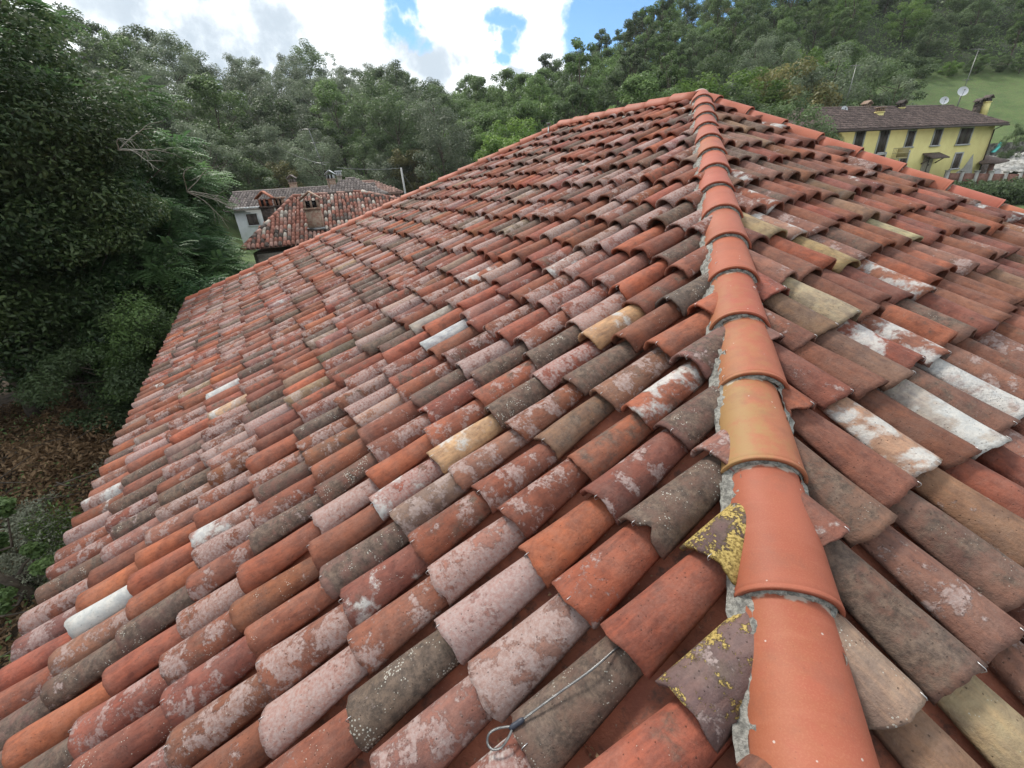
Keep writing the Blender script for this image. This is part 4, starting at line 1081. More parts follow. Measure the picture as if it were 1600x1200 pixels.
M_TRIM = simple('grey_stone_trim', (.50, .50, .50), None, 6, .85)
M_SHUT = simple('brown_shutter', (.045, .030, .026), (.07, .05, .042), 3, .6)
M_GREYR = simple('grey_brown_tiles', (.12, .10, .095), (.25, .21, .19), 9, .95, tint=True)
M_PINK = simple('pink_render', (.45, .25, .23), None, 3, .9)
M_PLAST = simple('plaster_bare', (.30, .29, .27), (.42, .41, .38), 1.5, .95)

def chimney(w_body, w_cap, w_dark, base, sx, sy, H, ax, style='gable'):
    e, f = ax; b = np.asarray(base); A3 = (e, f, Z3)
    w_body.box(b + Z3 * H * .5, (sx, sy, H), A3)
    w_body.box(b + Z3 * (H + .04), (sx + .1, sy + .1, .08), A3)
    t = b + Z3 * (H + .08)
    for sg in (-1, 1):
        for q in (-1, 0, 1): w_cap.box(t + e * sg * (sx * .42) + f * q * sy * .4 + Z3 * .15, (.09, .09, .3), A3)
        w_cap.box(t + e * 0 + f * sg * sy * .42 + Z3 * .15, (.08, .09, .3), A3)
    w_dark.box(t + Z3 * .14, (sx * .7, sy * .7, .26), A3)
    if style == 'gable':
        a = t + Z3 * .3; ov = .12
        p = [a - e * (sx / 2 + ov) - f * (sy / 2 + ov), a + e * (sx / 2 + ov) - f * (sy / 2 + ov), a + e * (sx / 2 + ov) + f * (sy / 2 + ov), a - e * (sx / 2 + ov) + f * (sy / 2 + ov),
             a - f * (sy / 2 + ov) + Z3 * .3, a + f * (sy / 2 + ov) + Z3 * .3]
        q = [x + Z3 * .06 for x in p]
        w_cap.add(p + q, [[6, 10, 11, 9], [10, 7, 8, 11], [0, 3, 5, 4], [4, 5, 2, 1], [0, 4, 10, 6], [4, 1, 7, 10], [3, 9, 11, 5], [5, 11, 8, 2], [0, 6, 9, 3], [1, 2, 8, 7]])
    else:
        w_cap.box(t + Z3 * .34, (sx + .2, sy + .2, .07), A3)

# --- old house with the chequered tile roof, left
oldh = empty('old_tiled_house', (-6, 18, -5)); tag(oldh, 'old stone house with a hipped roof of mottled red and white curved tiles', 'house')
def local(e_): return np.array(e_.location)
O = local(oldh)
P1 = at(375, 384, 21.6); P1[2] = -2.07
e_ = dirv(74); f_ = np.array([-e_[1], e_[0], 0]); f_ = f_ if f_[1] > 0 else -f_
H4 = at(458, 309, 25.2); H4[2] = -.30; H5 = at(566, 303, 25.1); H5[2] = -.30
run = (H4 - P1) @ f_; u_ = unit(f_ * run + Z3 * 1.77); n_ = np.cross(e_, u_); n_ = n_ if n_[2] > 0 else -n_
slopeL = math.hypot(run, 1.77); La = 12.0; offl = (H4 - P1) @ e_; ridgeL = (H5 - H4) @ e_
P1b = P1.copy()
def speck(r):
    x = r.random()
    if x < .14: return np.array([.62, .55, .47]) * r.uniform(.8, 1.1)
    if x < .30: return np.array([.13, .10, .085]) * r.uniform(.7, 1.3)
    if x < .55: return np.array([.44, .26, .21]) * r.uniform(.85, 1.15)
    return np.array([.37, .16, .115]) * r.uniform(.75, 1.2)
w = MB(); roof_tiles_mesh(w, P1b - O, e_, u_, n_, La, slopeL, (max(offl, .1), La - offl - ridgeL), .172, .34, 1, 3, speck)
rt = w.build('roof', M_VC, oldh)
w = MB(); E1 = P1 + e_ * La
back = f_ * run * 2
pts_ = [P1, E1, H5 - n_ * .02, H4 - n_ * .02, P1 + back, E1 + back]
w.add([q - O - n_ * .015 for q in pts_], [[0, 1, 2, 3], [4, 3, 2, 5], [1, 5, 2, 2], [0, 3, 4, 4]])
w.add([P1 - O - Z3 * .02, E1 - O - Z3 * .02, E1 + back - O - Z3 * .02, P1 + back - O - Z3 * .02], [[0, 3, 2, 1]])
w.build('roof_deck', simple('old_tiles_underlay', (.17, .08, .06), (.26, .16, .12), 6, .95), oldh, shade=False)
w = MB()
def capline(w, a, b, r0=.10, n=None):
    L = np.linalg.norm(b - a); n = n or int(L / .38); d = (b - a) / L; r = np.random.default_rng(int(L * 1000))
    for k in range(n):
        p = a + d * (k + .0) * L / n; q = p + d * (.42)
        w.tube([p - O, q - O], [r0 * r.uniform(.95, 1.15), r0 * .8], 8, col=speck(r) * .8)
capline(w, P1 + Z3 * .03 + e_ * .02, H4 + Z3 * .05); capline(w, H4 + Z3 * .06, H5 + Z3 * .06, .1); capline(w, H5 + Z3 * .05, E1 + Z3 * .03)
w.build('ridge_tiles', M_VC, oldh)
w = MB(); ins = .45; zb = -6.2
A0 = P1 + e_ * ins + f_ * ins; B0 = E1 - e_ * ins + f_ * ins
ww = MB()
# left pier of stone, dark open loft beside it
wt = P1[2] - .25
ww.box((A0 + e_ * .75 - O) * [1, 1, 0] + Z3 * ((wt + zb) / 2 - O[2]), (1.5, .5, wt - zb), (e_, f_, Z3))
ww.box((A0 + e_ * 6.5 - O) * [1, 1, 0] + Z3 * ((-4.2 + zb) / 2 - O[2]), (10.0, .48, -4.2 - zb), (e_, f_, Z3))
ww.box((A0 + e_ * 13.2 - O) * [1, 1, 0] + Z3 * ((wt + zb) / 2 - O[2]), (1.8, .5, wt - zb), (e_, f_, Z3))
ww.box((A0 + f_ * (run * 2 - 1) + e_ * 7 - O) * [1, 1, 0] + Z3 * ((wt + zb) / 2 - O[2]), (14, .5, wt - zb), (e_, f_, Z3))
ww.box((A0 + f_ * (run - .5) - O + e_ * .02) * [1, 1, 0] + Z3 * ((wt + zb) / 2 - O[2]), (.5, run * 2 - 1.6, wt - zb), (e_, f_, Z3))
ww.box((B0 + f_ * (run - .5) - O) * [1, 1, 0] + Z3 * ((wt + zb) / 2 - O[2]), (.5, run * 2 - 1.6, wt - zb), (e_, f_, Z3))
ww.build('wall', M_STONE, oldh, shade=False)
wb, wc, wd = MB(), MB(), MB()
cb = at(493, 345, 22.2); s_ = ((cb - P1) @ f_); cb[2] = P1[2] + s_ * 1.77 / run - .15
chimney(wb, wc, wd, cb - O, .62, .55, .95, (e_, f_)); ch = wb.build('chimney', M_BRICK, oldh, False); wc.build('chimney_cap', M_BRICK, ch, False); wd.build('flue', M_DARKWIN, ch, False)
w = MB(); w.box(cb - O - f_ * .3 + Z3 * .12, (.75, .06, .22), (e_, u_, n_)); w.build('flashing', M_STEEL, oldh, False)
wb, wc, wd = MB(), MB(), MB(); M_SOOT = simple('sooty_stone', (.05, .04, .035), (.13, .10, .085), 6, .95)
cb = at(421, 338, 25.2); cb[2] = -1.6
chimney(wb, wc, wd, cb - O, .5, .5, .95, (e_, f_)); ch = wb.build('chimney', M_SOOT, oldh, False); ch['label'] = 'dark sooty chimney with orange tile cap behind the left hip'
wc.build('chimney_cap', simple('orange_cap', (.42, .17, .10), (.30, .10, .06), 8, .9), ch, False); wd.build('flue', M_DARKWIN, ch, False)
wb, wc, wd = MB(), MB(), MB(); cb = at(440, 330, 25.8); cb[2] = -1.3
chimney(wb, wc, wd, cb - O, .4, .4, .62, (e_, f_), 'flat'); ch = wb.build('chimney', M_SOOT, oldh, False); wc.build('chimney_cap', M_BRICK, ch, False); wd.build('flue', M_DARKWIN, ch, False)

def gable_block(name, label, org, e, f, L, Wd, zb, zeave, zridge, mroof, mwall, ov=.5, hip=(0, 0), rcol=None, seed=1, tiles=True, pitch=.24):
    """rectangular house: org front left corner on the plan, e along the front, f to the back"""
    o = empty(name, (org[0], org[1], zb)); tag(o, label, 'house'); O_ = local(o)
    w = MB(); c = np.array([org[0], org[1], 0]) + e * L / 2 + f * Wd / 2 - O_ * [1, 1, 0]
    w.box(c + Z3 * (zeave - zb) / 2 + 0 * Z3, (L, Wd, zeave - zb), (e, f, Z3))
    for k, s in ((0, -1), (1, 1)):
        if hip[k] == 0:
            g = c + e * s * (L / 2 - .15)
            w.add([g - f * Wd / 2 + Z3 * (zeave - zb), g + f * Wd / 2 + Z3 * (zeave - zb), g + Z3 * (zridge - zb - .12), g - f * Wd / 2 + e * s * .15 + Z3 * (zeave - zb), g + f * Wd / 2 + e * s * .15 + Z3 * (zeave - zb), g + e * s * .15 + Z3 * (zridge - zb - .12)],
                  [[0, 1, 2, 2], [5, 4, 3, 3], [0, 2, 5, 3], [1, 4, 5, 2]])
    w.build('wall', mwall, o, False)
    P0 = np.array([org[0], org[1], zeave]) - e * ov - f * ov - O_; LL = L + 2 * ov; hw = Wd / 2 + ov
    sl = unit(f * hw + Z3 * (zridge - zeave)); nn_ = np.cross(e, sl); nn_ = nn_ if nn_[2] > 0 else -nn_; SL = math.hypot(hw, zridge - zeave)
    wd_ = MB(); P3 = P0 + f * 2 * hw
    r0_, r1_ = P0 + e * hip[0] + sl * SL, P0 + e * (LL - hip[1]) + sl * SL
    th = -Z3 * .14
    q = [P0, P0 + e * LL, r1_, r0_, P3, P3 + e * LL]
    wd_.add(q + [x + th for x in q], [[0, 1, 2, 3], [5, 4, 3, 2], [1, 5, 2, 2], [0, 3, 4, 4], [0, 6, 7, 1], [1, 7, 11, 5], [5, 11, 10, 4], [4, 10, 6, 0], [6, 10, 11, 7]])
    rf = wd_.build('roof', mroof, o, False)
    if tiles:
        w = MB(); roof_tiles_mesh(w, P0 + nn_ * .005, e, sl, nn_, LL, SL, hip, pitch, .42, 1, seed, rcol or (lambda r: np.ones(3) * r.uniform(.6, 1.4)))
        tl = w.build('roof_tiles', mroof, rf); tl['kind'] = 'stuff'
        w = MB(); w.tube([r0_ + Z3 * .03, r1_ + Z3 * .03], .12, 8, col=(1.2, 1.2, 1.2)); w.build('ridge_tiles', mroof, rf)
    return o, O_, rf
def window(o, c, e, nout, w_, h_, shutter=True, frame=M_TRIM, mat=None, fw=.14):
    """c centre of the opening on the wall face"""
    m = MB(); f3 = (e, nout, Z3)
    m.box(c + Z3 * (h_ / 2 + fw / 2) + nout * .03, (w_ + 2 * fw, .08, fw), f3); m.box(c - e * (w_ / 2 + fw / 2) + nout * .03, (fw, .08, h_), f3); m.box(c + e * (w_ / 2 + fw / 2) + nout * .03, (fw, .08, h_), f3)
    m.box(c - Z3 * (h_ / 2 + fw / 2) + nout * .06, (w_ + 2 * fw + .2, .16, fw), f3)
    fr_ = m.build('window', frame, o, False)
    m = MB(); s = 1 if shutter else 0
    if shutter:
        for sg in (-1, 1):
            m.box(c + e * sg * w_ / 4 + nout * .015, (w_ / 2 - .03, .05, h_ - .02), f3)
        m.build('shutter', mat or M_SHUT, fr_, False)
    m = MB(); m.box(c + nout * .004, (w_, .02, h_), f3); m.build('pane', M_DARKWIN, fr_, False)
    return fr_

greyc = lambda r: np.ones(3) * r.uniform(.65, 1.5)
# --- white house behind
e1 = dirv(80); f1 = np.array([-e1[1], e1[0], 0]); f1 = f1 if f1[1] > 0 else -f1
p = at(366, 326, 45.5)
o, O_, rf = gable_block('white_house', 'white house with a long grey tiled roof behind the old tiled house', p - e1 * .3 + f1 * .5, e1, f1, 11.2, 5.4, -4.6, -1.12, .12, M_GREYR, M_WHITE, .55, (0, 0), greyc, 4)
nout = -f1; r_ = ray(395, 343); c = r_ * (((p + e1 * .5 + f1 * .5) @ f1) / (r_ @ f1)) - O_ + nout * .01; window(o, c, e1, nout, .85, .9, True, M_WHITE, None, .05)
wb, wc, wd = MB(), MB(), MB(); cb = at(461, 300, 47.8); cb[2] = -.15; chimney(wb, wc, wd, cb - O_, .55, .5, .75, (e1, f1)); ch = wb.build('chimney', M_BRICK, rf, False); wc.build('cap', M_GREYR, ch, False)
w = MB(); a_ = p - e1 * .05 - O_ + Z3 * -.02; w.tube([a_, a_ + e1 * 11.3], .07, 8); w.build('gutter', M_WHITE, o)
# --- grey roofed house further right, higher hip roof
p = at(498, 303, 41); 
o, O_, rf = gable_block('grey_roofed_house', 'house with a short hipped grey tiled roof carrying a tall tv antenna', p + f1 * .5, e1, f1, 4.6, 4.6, -4.8, -.62, .62, M_GREYR, M_WHITE, .5, (2.4, 2.4), greyc, 6)
wb, wc, wd = MB(), MB(), MB(); cb = at(519, 289, 43.2); chimney(wb, wc, wd, cb - O_ - Z3 * .3, .6, .5, .7, (e1, f1)); ch = wb.build('chimney', M_BRICK, rf, False); wc.build('cap', M_WHITE, ch, False); wd.build('flue', M_DARKWIN, ch, False)
wb, wc, wd = MB(), MB(), MB(); cb = at(532, 285, 44.2); chimney(wb, wc, wd, cb - O_ - Z3 * .3, .36, .36, .75, (e1, f1), 'flat'); ch = wb.build('chimney', M_STONE, rf, False); wc.build('cap', M_WHITE, ch, False)
def antenna(label, base, H, arms, e, lean=0., parent_name='tv_antenna', dish=None):
    a = empty(parent_name, base); tag(a, label, 'antenna'); w = MB(); tip = np.array([e[0] * lean, e[1] * lean, H])
    w.tube([np.zeros(3), tip], .028, 6); w.build('mast', M_STEEL, a)
    for h, L, n in arms:
        m = MB(); q = tip * h; d = e
        m.tube([q - d * L * .5, q + d * L * .5], .018, 5); g = np.array([-d[1], d[0], 0])
        for k in range(n): m.tube([q + d * L * (k / (n - 1) - .5) - g * .22, q + d * L * (k / (n - 1) - .5) + g * .22], .009, 4)
        m.build('aerial', M_STEEL, a)
    return a
antenna('tall grey tv antenna with several aerials on the grey tiled roof', at(516, 291, 42.6), 4.2, [(.99, 1.35, 9), (.76, .8, 6), (.52, .5, 4), (.42, 1.1, 8)], e1, -.7)
# --- pink house
p = at(538, 303, 50)
o, O_, rf = gable_block('pink_house', 'pink walled house with a plain reddish brown hipped roof', p + f1 * .5, e1, f1, 5.2, 5., -5.2, -.75, .42, simple('pinkish_brown_tiles', (.26, .15, .12), (.33, .21, .17), 4, .9, tint=True), M_PINK, .45, (0.6, 2.8), None, 8, True, .3)
# --- utility pole and wires
pl = empty('utility_pole', at(636, 312, 46)); tag(pl, 'pale utility pole with a stay just above the far hip of the big roof', 'pole'); w = MB(); w.tube([(0, 0, -3), (-.12, 0, 2.75)], [.11, .08], 8); w.build('mast', simple('pale_pole', (.42, .42, .40), None, 5, .8), pl)
w = MB(); w.tube([(-.1, 0, 2.4), (1.35, .5, -.4)], .012, 4); w.build('stay', M_STEEL, pl)
wires = MB(); 
def wire(a, b, sag, name, label):
    w = MB(); s = np.linspace(0, 1, 16); m_ = (a + b) / 2
    w.tube([a + (b - a) * k - Z3 * sag * 4 * k * (1 - k) for k in s], .016, 4); o = w.build(name, simple('wire_grey', (.22, .23, .23), None, 3, .6)); tag(o, label, 'wire')
top = local(pl) + np.array([-.12, 0, 2.7])
wire(top, at(526, 262, 45), .12, 'overhead_wire', 'overhead wire from the utility pole towards the antenna mast')
wire(at(511, 258, 43), at(440, 233, 60), .15, 'overhead_wire', 'overhead wire running left from the antenna mast in front of the wood')

# --- yellow house
c0 = at(1556, 194, 75); ze = c0[2]; l0 = ray(1300, 204.5); l0 = l0 * ze / l0[2]
ey, fy = wallplane(l0, c0); fy = -fy if fy[1] < 0 else fy; nout = -fy
Ly = np.linalg.norm((c0 - l0)[:2]); zb = ze - 6.4
print('yellow house', l0.round(1), c0.round(1), Ly)
M_BRR = simple('dark_brown_tiles', (.075, .055, .05), (.16, .115, .10), 6, .95, tint=True)
yh, O_, rf = gable_block('yellow_house', 'long yellow two storey house with brown shutters and a dark brown tiled roof', l0, ey, fy, Ly, 7.2, zb, ze, ze + 2.15, M_BRR, M_YEL, .75, (0, 2.4), greyc, 12)
def onface(px, py): 
    r_ = ray(px, py); return r_ * ((l0 @ nout) / (r_ @ nout)) - O_
for cx, cy, w_, h_ in ((1341.5, 219, 1.15, 1.55), (1378.5, 221, 1.2, 2.1), (1421.5, 217, 1.05, 1.35), (1463.5, 214.5, 1.1, 1.4), (1507, 212.8, 2.0, 1.45), (1411, 249, 1.1, 1.3), (1494.5, 251.5, 1.15, 1.4)):
    c = onface(cx, cy); window(yh, c, ey, nout, w_, h_)
# hidden lower left windows
for cx in (1338, 1374): window(yh, onface(cx, 252), ey, nout, 1.1, 1.3)
# balcony
c = onface(1390, 240); w = MB(); w.box(c + nout * .5 - Z3 * .45, (2.3, 1.0, .12), (ey, nout, Z3))
w.box(c + nout * .97 - Z3 * .0, (2.3, .05, .06), (ey, nout, Z3)); w.box(c + nout * .97 + Z3 * .42, (2.3, .05, .05), (ey, nout, Z3))
for k in range(12): w.box(c + nout * .97 + ey * (k / 11 - .5) * 2.25, (.03, .03, .85), (ey, nout, Z3))
w.box(c + nout * .5 + ey * 1.13, (.04, 1., .8), (ey, nout, Z3))
w.build('balcony', simple('balcony_ochre', (.45, .38, .2), None, 4, .8), yh, False)
# door canopy and door
c = onface(1453, 243.5); w = MB(); q = c + nout * .55
w.box(q, (2.6, 1.2, .1), (ey, unit(nout - Z3 * .45), unit(Z3 + nout * .45)))
for sg in (-1, 1): w.tube([c + ey * sg * 1.1 + nout * .05 - Z3 * .7, c + ey * sg * 1.1 + nout * .8 - Z3 * .2], .06, 5)
w.build('canopy', M_BRR, yh, False)
c = onface(1447, 258); w = MB(); w.box(c + nout * .03, (1.5, .1, 2.2), (ey, nout, Z3)); dr = w.build('door', simple('weathered_door', (.30, .26, .20), (.42, .38, .30), 6, .9), yh, False)
w = MB(); w.box(c + nout * .1, (.05, .06, 2.1), (ey, nout, Z3)); w.box(c + nout * .11 + ey * .15, (.04, .06, .2), (ey, nout, Z3)); w.build('handle', M_SHUT, dr, False)
w = MB(); a_ = np.array([l0[0], l0[1], ze]) - O_ - ey * .75 + nout * .78 - Z3 * .12; w.tube([a_, a_ + ey * (Ly + 1.5)], .085, 8)
b_ = c0 - O_ - ey * .12 + nout * .1; w.tube([b_ + nout * .65 - Z3 * .15, b_ - Z3 * .5, b_ - Z3 * 6.2], .06, 6); w.build('gutter', M_SHUT, yh)
# bare plaster triangle where the render has come off, bottom right corner
w = MB(); a_ = onface(1521, 240) + nout * .012; b_ = onface(1484, 276) + nout * .012; d_ = onface(1518, 276) + nout * .012; g_ = onface(1505, 262) + nout * .012
w.add([a_, g_, b_, d_], [[0, 1, 2, 3]]); w.build('bare_plaster', M_PLAST, yh, False)
# chimneys of the yellow house
zr = ze + 2.15
for k, (px, py, D, hh, sty, cm_) in enumerate([(1350, 181, 63.5, .75, 'gable', M_BRICK), (1371, 188, 62.0, .8, 'flat', M_BRICK), (1404, 179, 67, .7, 'gable', M_SOOT), (1538, 172, 80, .9, 'gable', M_SOOT), (1526, 171, 79.5, .5, 'gable', M_SOOT)]):
    cb = at(px, py, D); wb, wc, wd = MB(), MB(), MB(); chimney(wb, wc, wd, cb - O_ - Z3 * .55, .62, .5, hh + .4, (ey, fy), sty)
    ch = wb.build('chimney', M_YEL if k != 4 else M_SOOT, rf, False); wc.build('cap', cm_, ch, False); wd.build('flue', M_DARKWIN, ch, False)
# satellite dishes and antennas
M_DISH = simple('dish_white', (.62, .64, .66), None, 4, .5)
def dish(label, base, H, R_, az):
    a = empty('satellite_dish', base); tag(a, label, 'satellite dish'); w = MB(); w.tube([(0, 0, -.5), (.05, 0, H)], .035, 6); w.build('mast', M_STEEL, a)
    d = dirv(az, 22); s_ = unit(np.cross(d, Z3)); u = np.cross(s_, d); m = MB(); V = [np.array([0., 0, H]) + d * .1]
    nr_, ns = 5, 20
    for i in range(1, nr_ + 1):
        for j in range(ns):
            t = j * 2 * math.pi / ns; q = i / nr_; V.append(np.array([0, 0, H]) + d * (.1 + .16 * R_ * q * q * 2) + (s_ * math.cos(t) + u * math.sin(t)) * R_ * q)
    F_ = [[0, 1 + j, 1 + (j + 1) % ns, 1 + (j + 1) % ns] for j in range(ns)] + [[1 + (i - 1) * ns + j, 1 + i * ns + j, 1 + i * ns + (j + 1) % ns, 1 + (i - 1) * ns + (j + 1) % ns] for i in range(1, nr_) for j in range(ns)]
    m.add(V, F_); m.build('reflector', M_DISH, a)
    m = MB(); c_ = np.array([0, 0, H]); m.tube([c_ - u * R_ * .9 + d * .3 * R_, c_ + d * R_ * 1.15], .018, 5); m.box(c_ + d * R_ * 1.15, (.1, .1, .1)); m.build('receiver', M_STEEL, a)
dish('white satellite dish at the left end of the yellow house roof', at(1314, 186, 60), .75, .31, 180)
dish('white satellite dish in the middle of the ridge, left of the larger one', at(1469, 173, 73), .85, .40, 200)
dish('larger white satellite dish right of the middle, below the tv antenna', at(1493, 173, 75), 1.7, .48, 200)
antenna('thin tv antenna at the left end of the yellow house roof', at(1316, 183, 60.3), 4.3, [(.98, 1.3, 7)], ey, .3)
antenna('tv antenna above the larger satellite dish on the yellow house', at(1494, 172, 75.4), 5.6, [(.98, 2.3, 9), (.5, 1.0, 5)], ey, .5)

# --- yard right of the yellow house
def thing_box(name, label, cat, builder, loc, extra=None):
    o = empty(name, loc); tag(o, label, cat); builder(o, np.array(loc)); return o
# retaining wall of rubble behind
a = at(1530, 224, 86); b = at(1640, 222, 92)
def b1(o, L_):
    w = MB(); d, n0 = wallplane(a, b); L = np.linalg.norm((b - a)[:2])
    r = np.random.default_rng(2); nx, nz = 60, 12; P = []
    for i in range(nx):
        for k in range(nz):
            P.append(a - L_ + d * L * i / (nx - 1) + Z3 * (-3.4 + 3.3 * k / (nz - 1)) + n0 * r.normal(0, .09))
    I = np.arange(nx * nz).reshape(nx, nz); w.add(P, np.stack([I[:-1, :-1], I[1:, :-1], I[1:, 1:], I[:-1, 1:]], -1).reshape(-1, 4))
    w.box((a + b) / 2 - L_ - Z3 * 1.7 + n0 * -.45, (L, .6, 3.3), (d, n0, Z3)); w.build('stones', simple('dark_rubble', (.07, .065, .06), (.27, .26, .23), 2.2, .95, bmp=1., bscale=4), o)
thing_box('stone_wall', 'dark rubble stone wall below the meadow behind the yard', 'wall', b1, tuple(a))
# stone stairs / sloping grey bank
a2 = at(1526, 262, 78); b2 = at(1640, 240, 84)
def b2f(o, L_):
    w = MB(); p_ = [at(1524, 274, 77), at(1650, 262, 80), at(1650, 232, 88), at(1545, 244, 84)]; r = np.random.default_rng(4); P = []
    nx, ny = 40, 16
    for i in range(nx):
        for k in range(ny):
            s, t = i / (nx - 1), k / (ny - 1); q = (p_[0] * (1 - s) + p_[1] * s) * (1 - t) + (p_[3] * (1 - s) + p_[2] * s) * t; P.append(q - L_ + Z3 * r.normal(0, .07))
    I = np.arange(nx * ny).reshape(nx, ny); w.add(P, np.stack([I[:-1, :-1], I[1:, :-1], I[1:, 1:], I[:-1, 1:]], -1).reshape(-1, 4)); w.build('stones', simple('pale_rubble', (.16, .155, .14), (.46, .45, .42), 1.6, .95, bmp=1., bscale=4), o)
thing_box('stone_bank', 'pale grey rubble bank with loose slabs right of the yellow house', 'stone bank', b2f, tuple(a2))
# lean-to roof
def b3(o, L_):
    w = MB(); q = [at(1531, 240, 77), at(1578, 250, 76), at(1562, 254, 74), at(1530, 255, 74)]; q = [x - L_ for x in q]
    w.add(q + [x - Z3 * .12 for x in q], [[0, 1, 2, 3], [7, 6, 5, 4], [0, 4, 5, 1], [1, 5, 6, 2], [2, 6, 7, 3], [3, 7, 4, 0]]); w.build('roof', M_BRR, o, False)
    w = MB(); t = at(1552, 252, 75.2) - L_; w.box(t - Z3 * 1.4, (.45, .3, 2.8), (ey, nout, Z3)); w.build('post', simple('reddish_post', (.25, .13, .11), None, 4, .8), o, False)
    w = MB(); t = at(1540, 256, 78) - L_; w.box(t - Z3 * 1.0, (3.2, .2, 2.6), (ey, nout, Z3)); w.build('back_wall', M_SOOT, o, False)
thing_box('lean_to_shed', 'dark brown lean-to roof on a reddish post against the right end of the yellow house', 'shed', b3, tuple(at(1545, 255, 76)))
def cloth(name, label, cat, q, mat, thick=.03):
    L_ = q[0]; o = empty(name, tuple(L_)); tag(o, label, cat); w = MB(); n = 9; P = []
    for i in range(n):
        for k in range(n):
            s, t = i / (n - 1), k / (n - 1); x = (q[0] * (1 - s) + q[1] * s) * (1 - t) + (q[3] * (1 - s) + q[2] * s) * t; P.append(x - L_ + nout * .08 * math.sin(7 * s + 3 * t))
    P = np.array(P); I = np.arange(n * n).reshape(n, n); F1 = np.stack([I[:-1, :-1], I[1:, :-1], I[1:, 1:], I[:-1, 1:]], -1).reshape(-1, 4)
    w.add(P, F1); w.add(P + fy * thick, F1[:, ::-1]); w.build('sheet', mat, o)
cloth('tarpaulin', 'turquoise tarpaulin hanging over the dark rubble wall', 'tarpaulin', [at(1563, 222, 85), at(1569, 222, 85), at(1556, 238, 84.5), at(1548, 238, 84.5)], simple('turquoise_tarp', (.05, .42, .40), None, 2, .5))
cloth('white_cloth', 'white cloth hung over the railing below the lean-to roof', 'laundry', [at(1552, 268, 73), at(1563, 265, 73), at(1561, 276, 73), at(1554, 277, 73)], simple('white_cloth', (.7, .68, .7), None, 2, .8))
# fence of concrete posts and brown panels along the road
fa, fb = at(1478, 277, 66), at(1660, 280, 74)
fe = empty('panel_fence', tuple(fa)); tag(fe, 'long low fence of brown panels between pale concrete posts below the yellow house', 'fence')
d, n0 = wallplane(fa, fb); L = np.linalg.norm((fb - fa)[:2]); nP = 9
for k in range(nP):
    q = (fb - fa) * k / (nP - 1); w = MB(); w.box(q + Z3 * -.35, (.28, .28, 1.9), (d, n0, Z3)); w.box(q + Z3 * .62, (.36, .36, .08), (d, n0, Z3)); w.build('post', M_PLAST, fe, False)
    if k < nP - 1:
        q2 = (fb - fa) * (k + .5) / (nP - 1); w = MB(); s_ = unit(fb - fa); w.box(q2 - Z3 * .15, (L / (nP - 1) - .3, .08, 1.1), (s_, n0, Z3)); w.build('panel', simple('rust_panel', (.16, .07, .05), (.24, .12, .09), 3, .8) if k == 0 else bpy.data.materials['rust_panel'], fe, False)
    fh = MB()
w = MB(); q0 = fa - n0 * 0; 
for k in range(1): w.box((fa + fb) / 2 - fa - Z3 * 1.9 + n0 * .0, (L, .4, 1.6), (unit(fb - fa), n0, Z3))
w.build('base_wall', M_STONE, fe, False)
# hedge below the fence
hq = at(1560, 292, 60)
r = np.random.default_rng(8); n = 26000; s = r.random(n); t = r.random(n)
A1, A2 = at(1500, 300, 56), at(1680, 300, 62); P = A1 + (A2 - A1) * s[:, None]; P[:, 1] += t * 5; hgt = 1.4 + .5 * np.sin(s * 40) + .3 * np.sin(s * 91)
ztop_ = at(1560, 290, 58)[2]; P[:, 2] = ztop_ - (1 - r.random(n) ** .6) * 2.2 + .25 * np.sin(s * 40) + .15 * np.sin(s * 91) - .3 + t * .3
nn = r.normal(0, .6, P.shape) + np.array([0, -.3, .8]); nn /= np.linalg.norm(nn, axis=1)[:, None]
v, f, tt = leaves(P - A1, nn, r.uniform(.15, .32, n), .6, r, r.random(n)); col = np.zeros((len(v), 3)); col[:, 0] = tt
hd = empty('hedge', tuple(A1)); tag(hd, 'rough green hedge below the panel fence at the right border', 'hedge'); link('foliage', mesh_np('foliage', v, f, M_LD, False, col=col), hd)
w = MB()
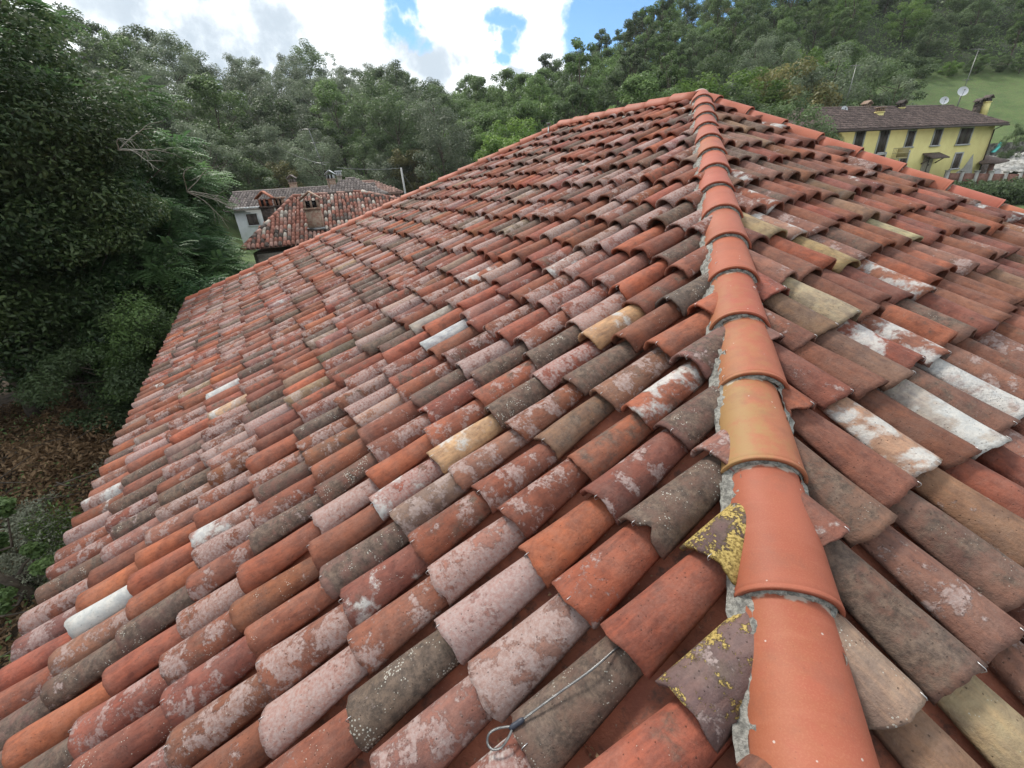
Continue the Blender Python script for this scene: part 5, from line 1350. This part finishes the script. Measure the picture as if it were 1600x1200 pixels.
for k in range(24): q = (A2 - A1) * (k + .5) / 24 + np.array([0, 2.5, 0]); q[2] = float(ground(*A1[:2])) - A1[2]; w.tube([q - Z3 * .4, q + Z3 * 1.6 + r.normal(0, .15, 3)], [.06, .02], 5)
w.build('stems', M_BARK, hd)
# dark tree covering the left end of the yellow house
p_ = at(1238, 150, 47); place_tree('d1', p_[0], p_[1], (p_[2] - float(ground(p_[0], p_[1]))) / 12., None, 'dark leafy tree hiding the left end of the yellow house', None, 'tree')


# ------------------------------------------------------------------ crumbs and dry leaf bits lying in the channels near the camera
r = np.random.default_rng(91); n = 900
near_ = [t for t in recL + recR if t['px'] and t['d'] < 4.5 and 0 < t['px'][0] < 1600 and t['px'][1] > 500]
P, Nn = [], []
for k in range(n):
    t = near_[int(r.integers(len(near_)))]; o_, e2, u2, n2 = FR if t['right'] else FL
    cl = clipsR if t['right'] else clipsL
    p = o_ + e2 * (t['a'] + .10 + r.normal(0, .012)) + u2 * (t['b'] + r.random() * .36) + n2 * (-.005)
    if any((p - pp) @ q < .06 for pp, q in cl): continue
    P.append(p); Nn.append(unit(n2 + r.normal(0, .4, 3)))
P, Nn = np.array(P), np.array(Nn); v, f, tt = leaves(P, Nn, r.uniform(.006, .022, len(P)), .45, r, r.random(len(P)))
col = np.zeros((len(v), 3)); col[:, 0] = tt
tag(link('roof_debris', mesh_np('roof_debris', v, f, M_DRY, False, col=col)), 'crumbs and dry leaf bits in the channels of the big roof', 'debris', None, 'stuff')

# ------------------------------------------------------------------ thin haze of the valley air
hm = bpy.data.materials.new('haze'); hm.use_nodes = True; hn = hm.node_tree; hn.nodes.clear()
ho = hn.nodes.new('ShaderNodeOutputMaterial'); hv = hn.nodes.new('ShaderNodeVolumePrincipled'); hn.links.new(hv.outputs[0], ho.inputs['Volume'])
hv.inputs['Color'].default_value = (.93, .97, 1, 1); hv.inputs['Density'].default_value = .00025; hv.inputs['Anisotropy'].default_value = .3
w = MB(); w.box((0, 0, 30), (3200, 3200, 100)); hz = w.build('haze', hm, None, False); hz['kind'] = 'stuff'
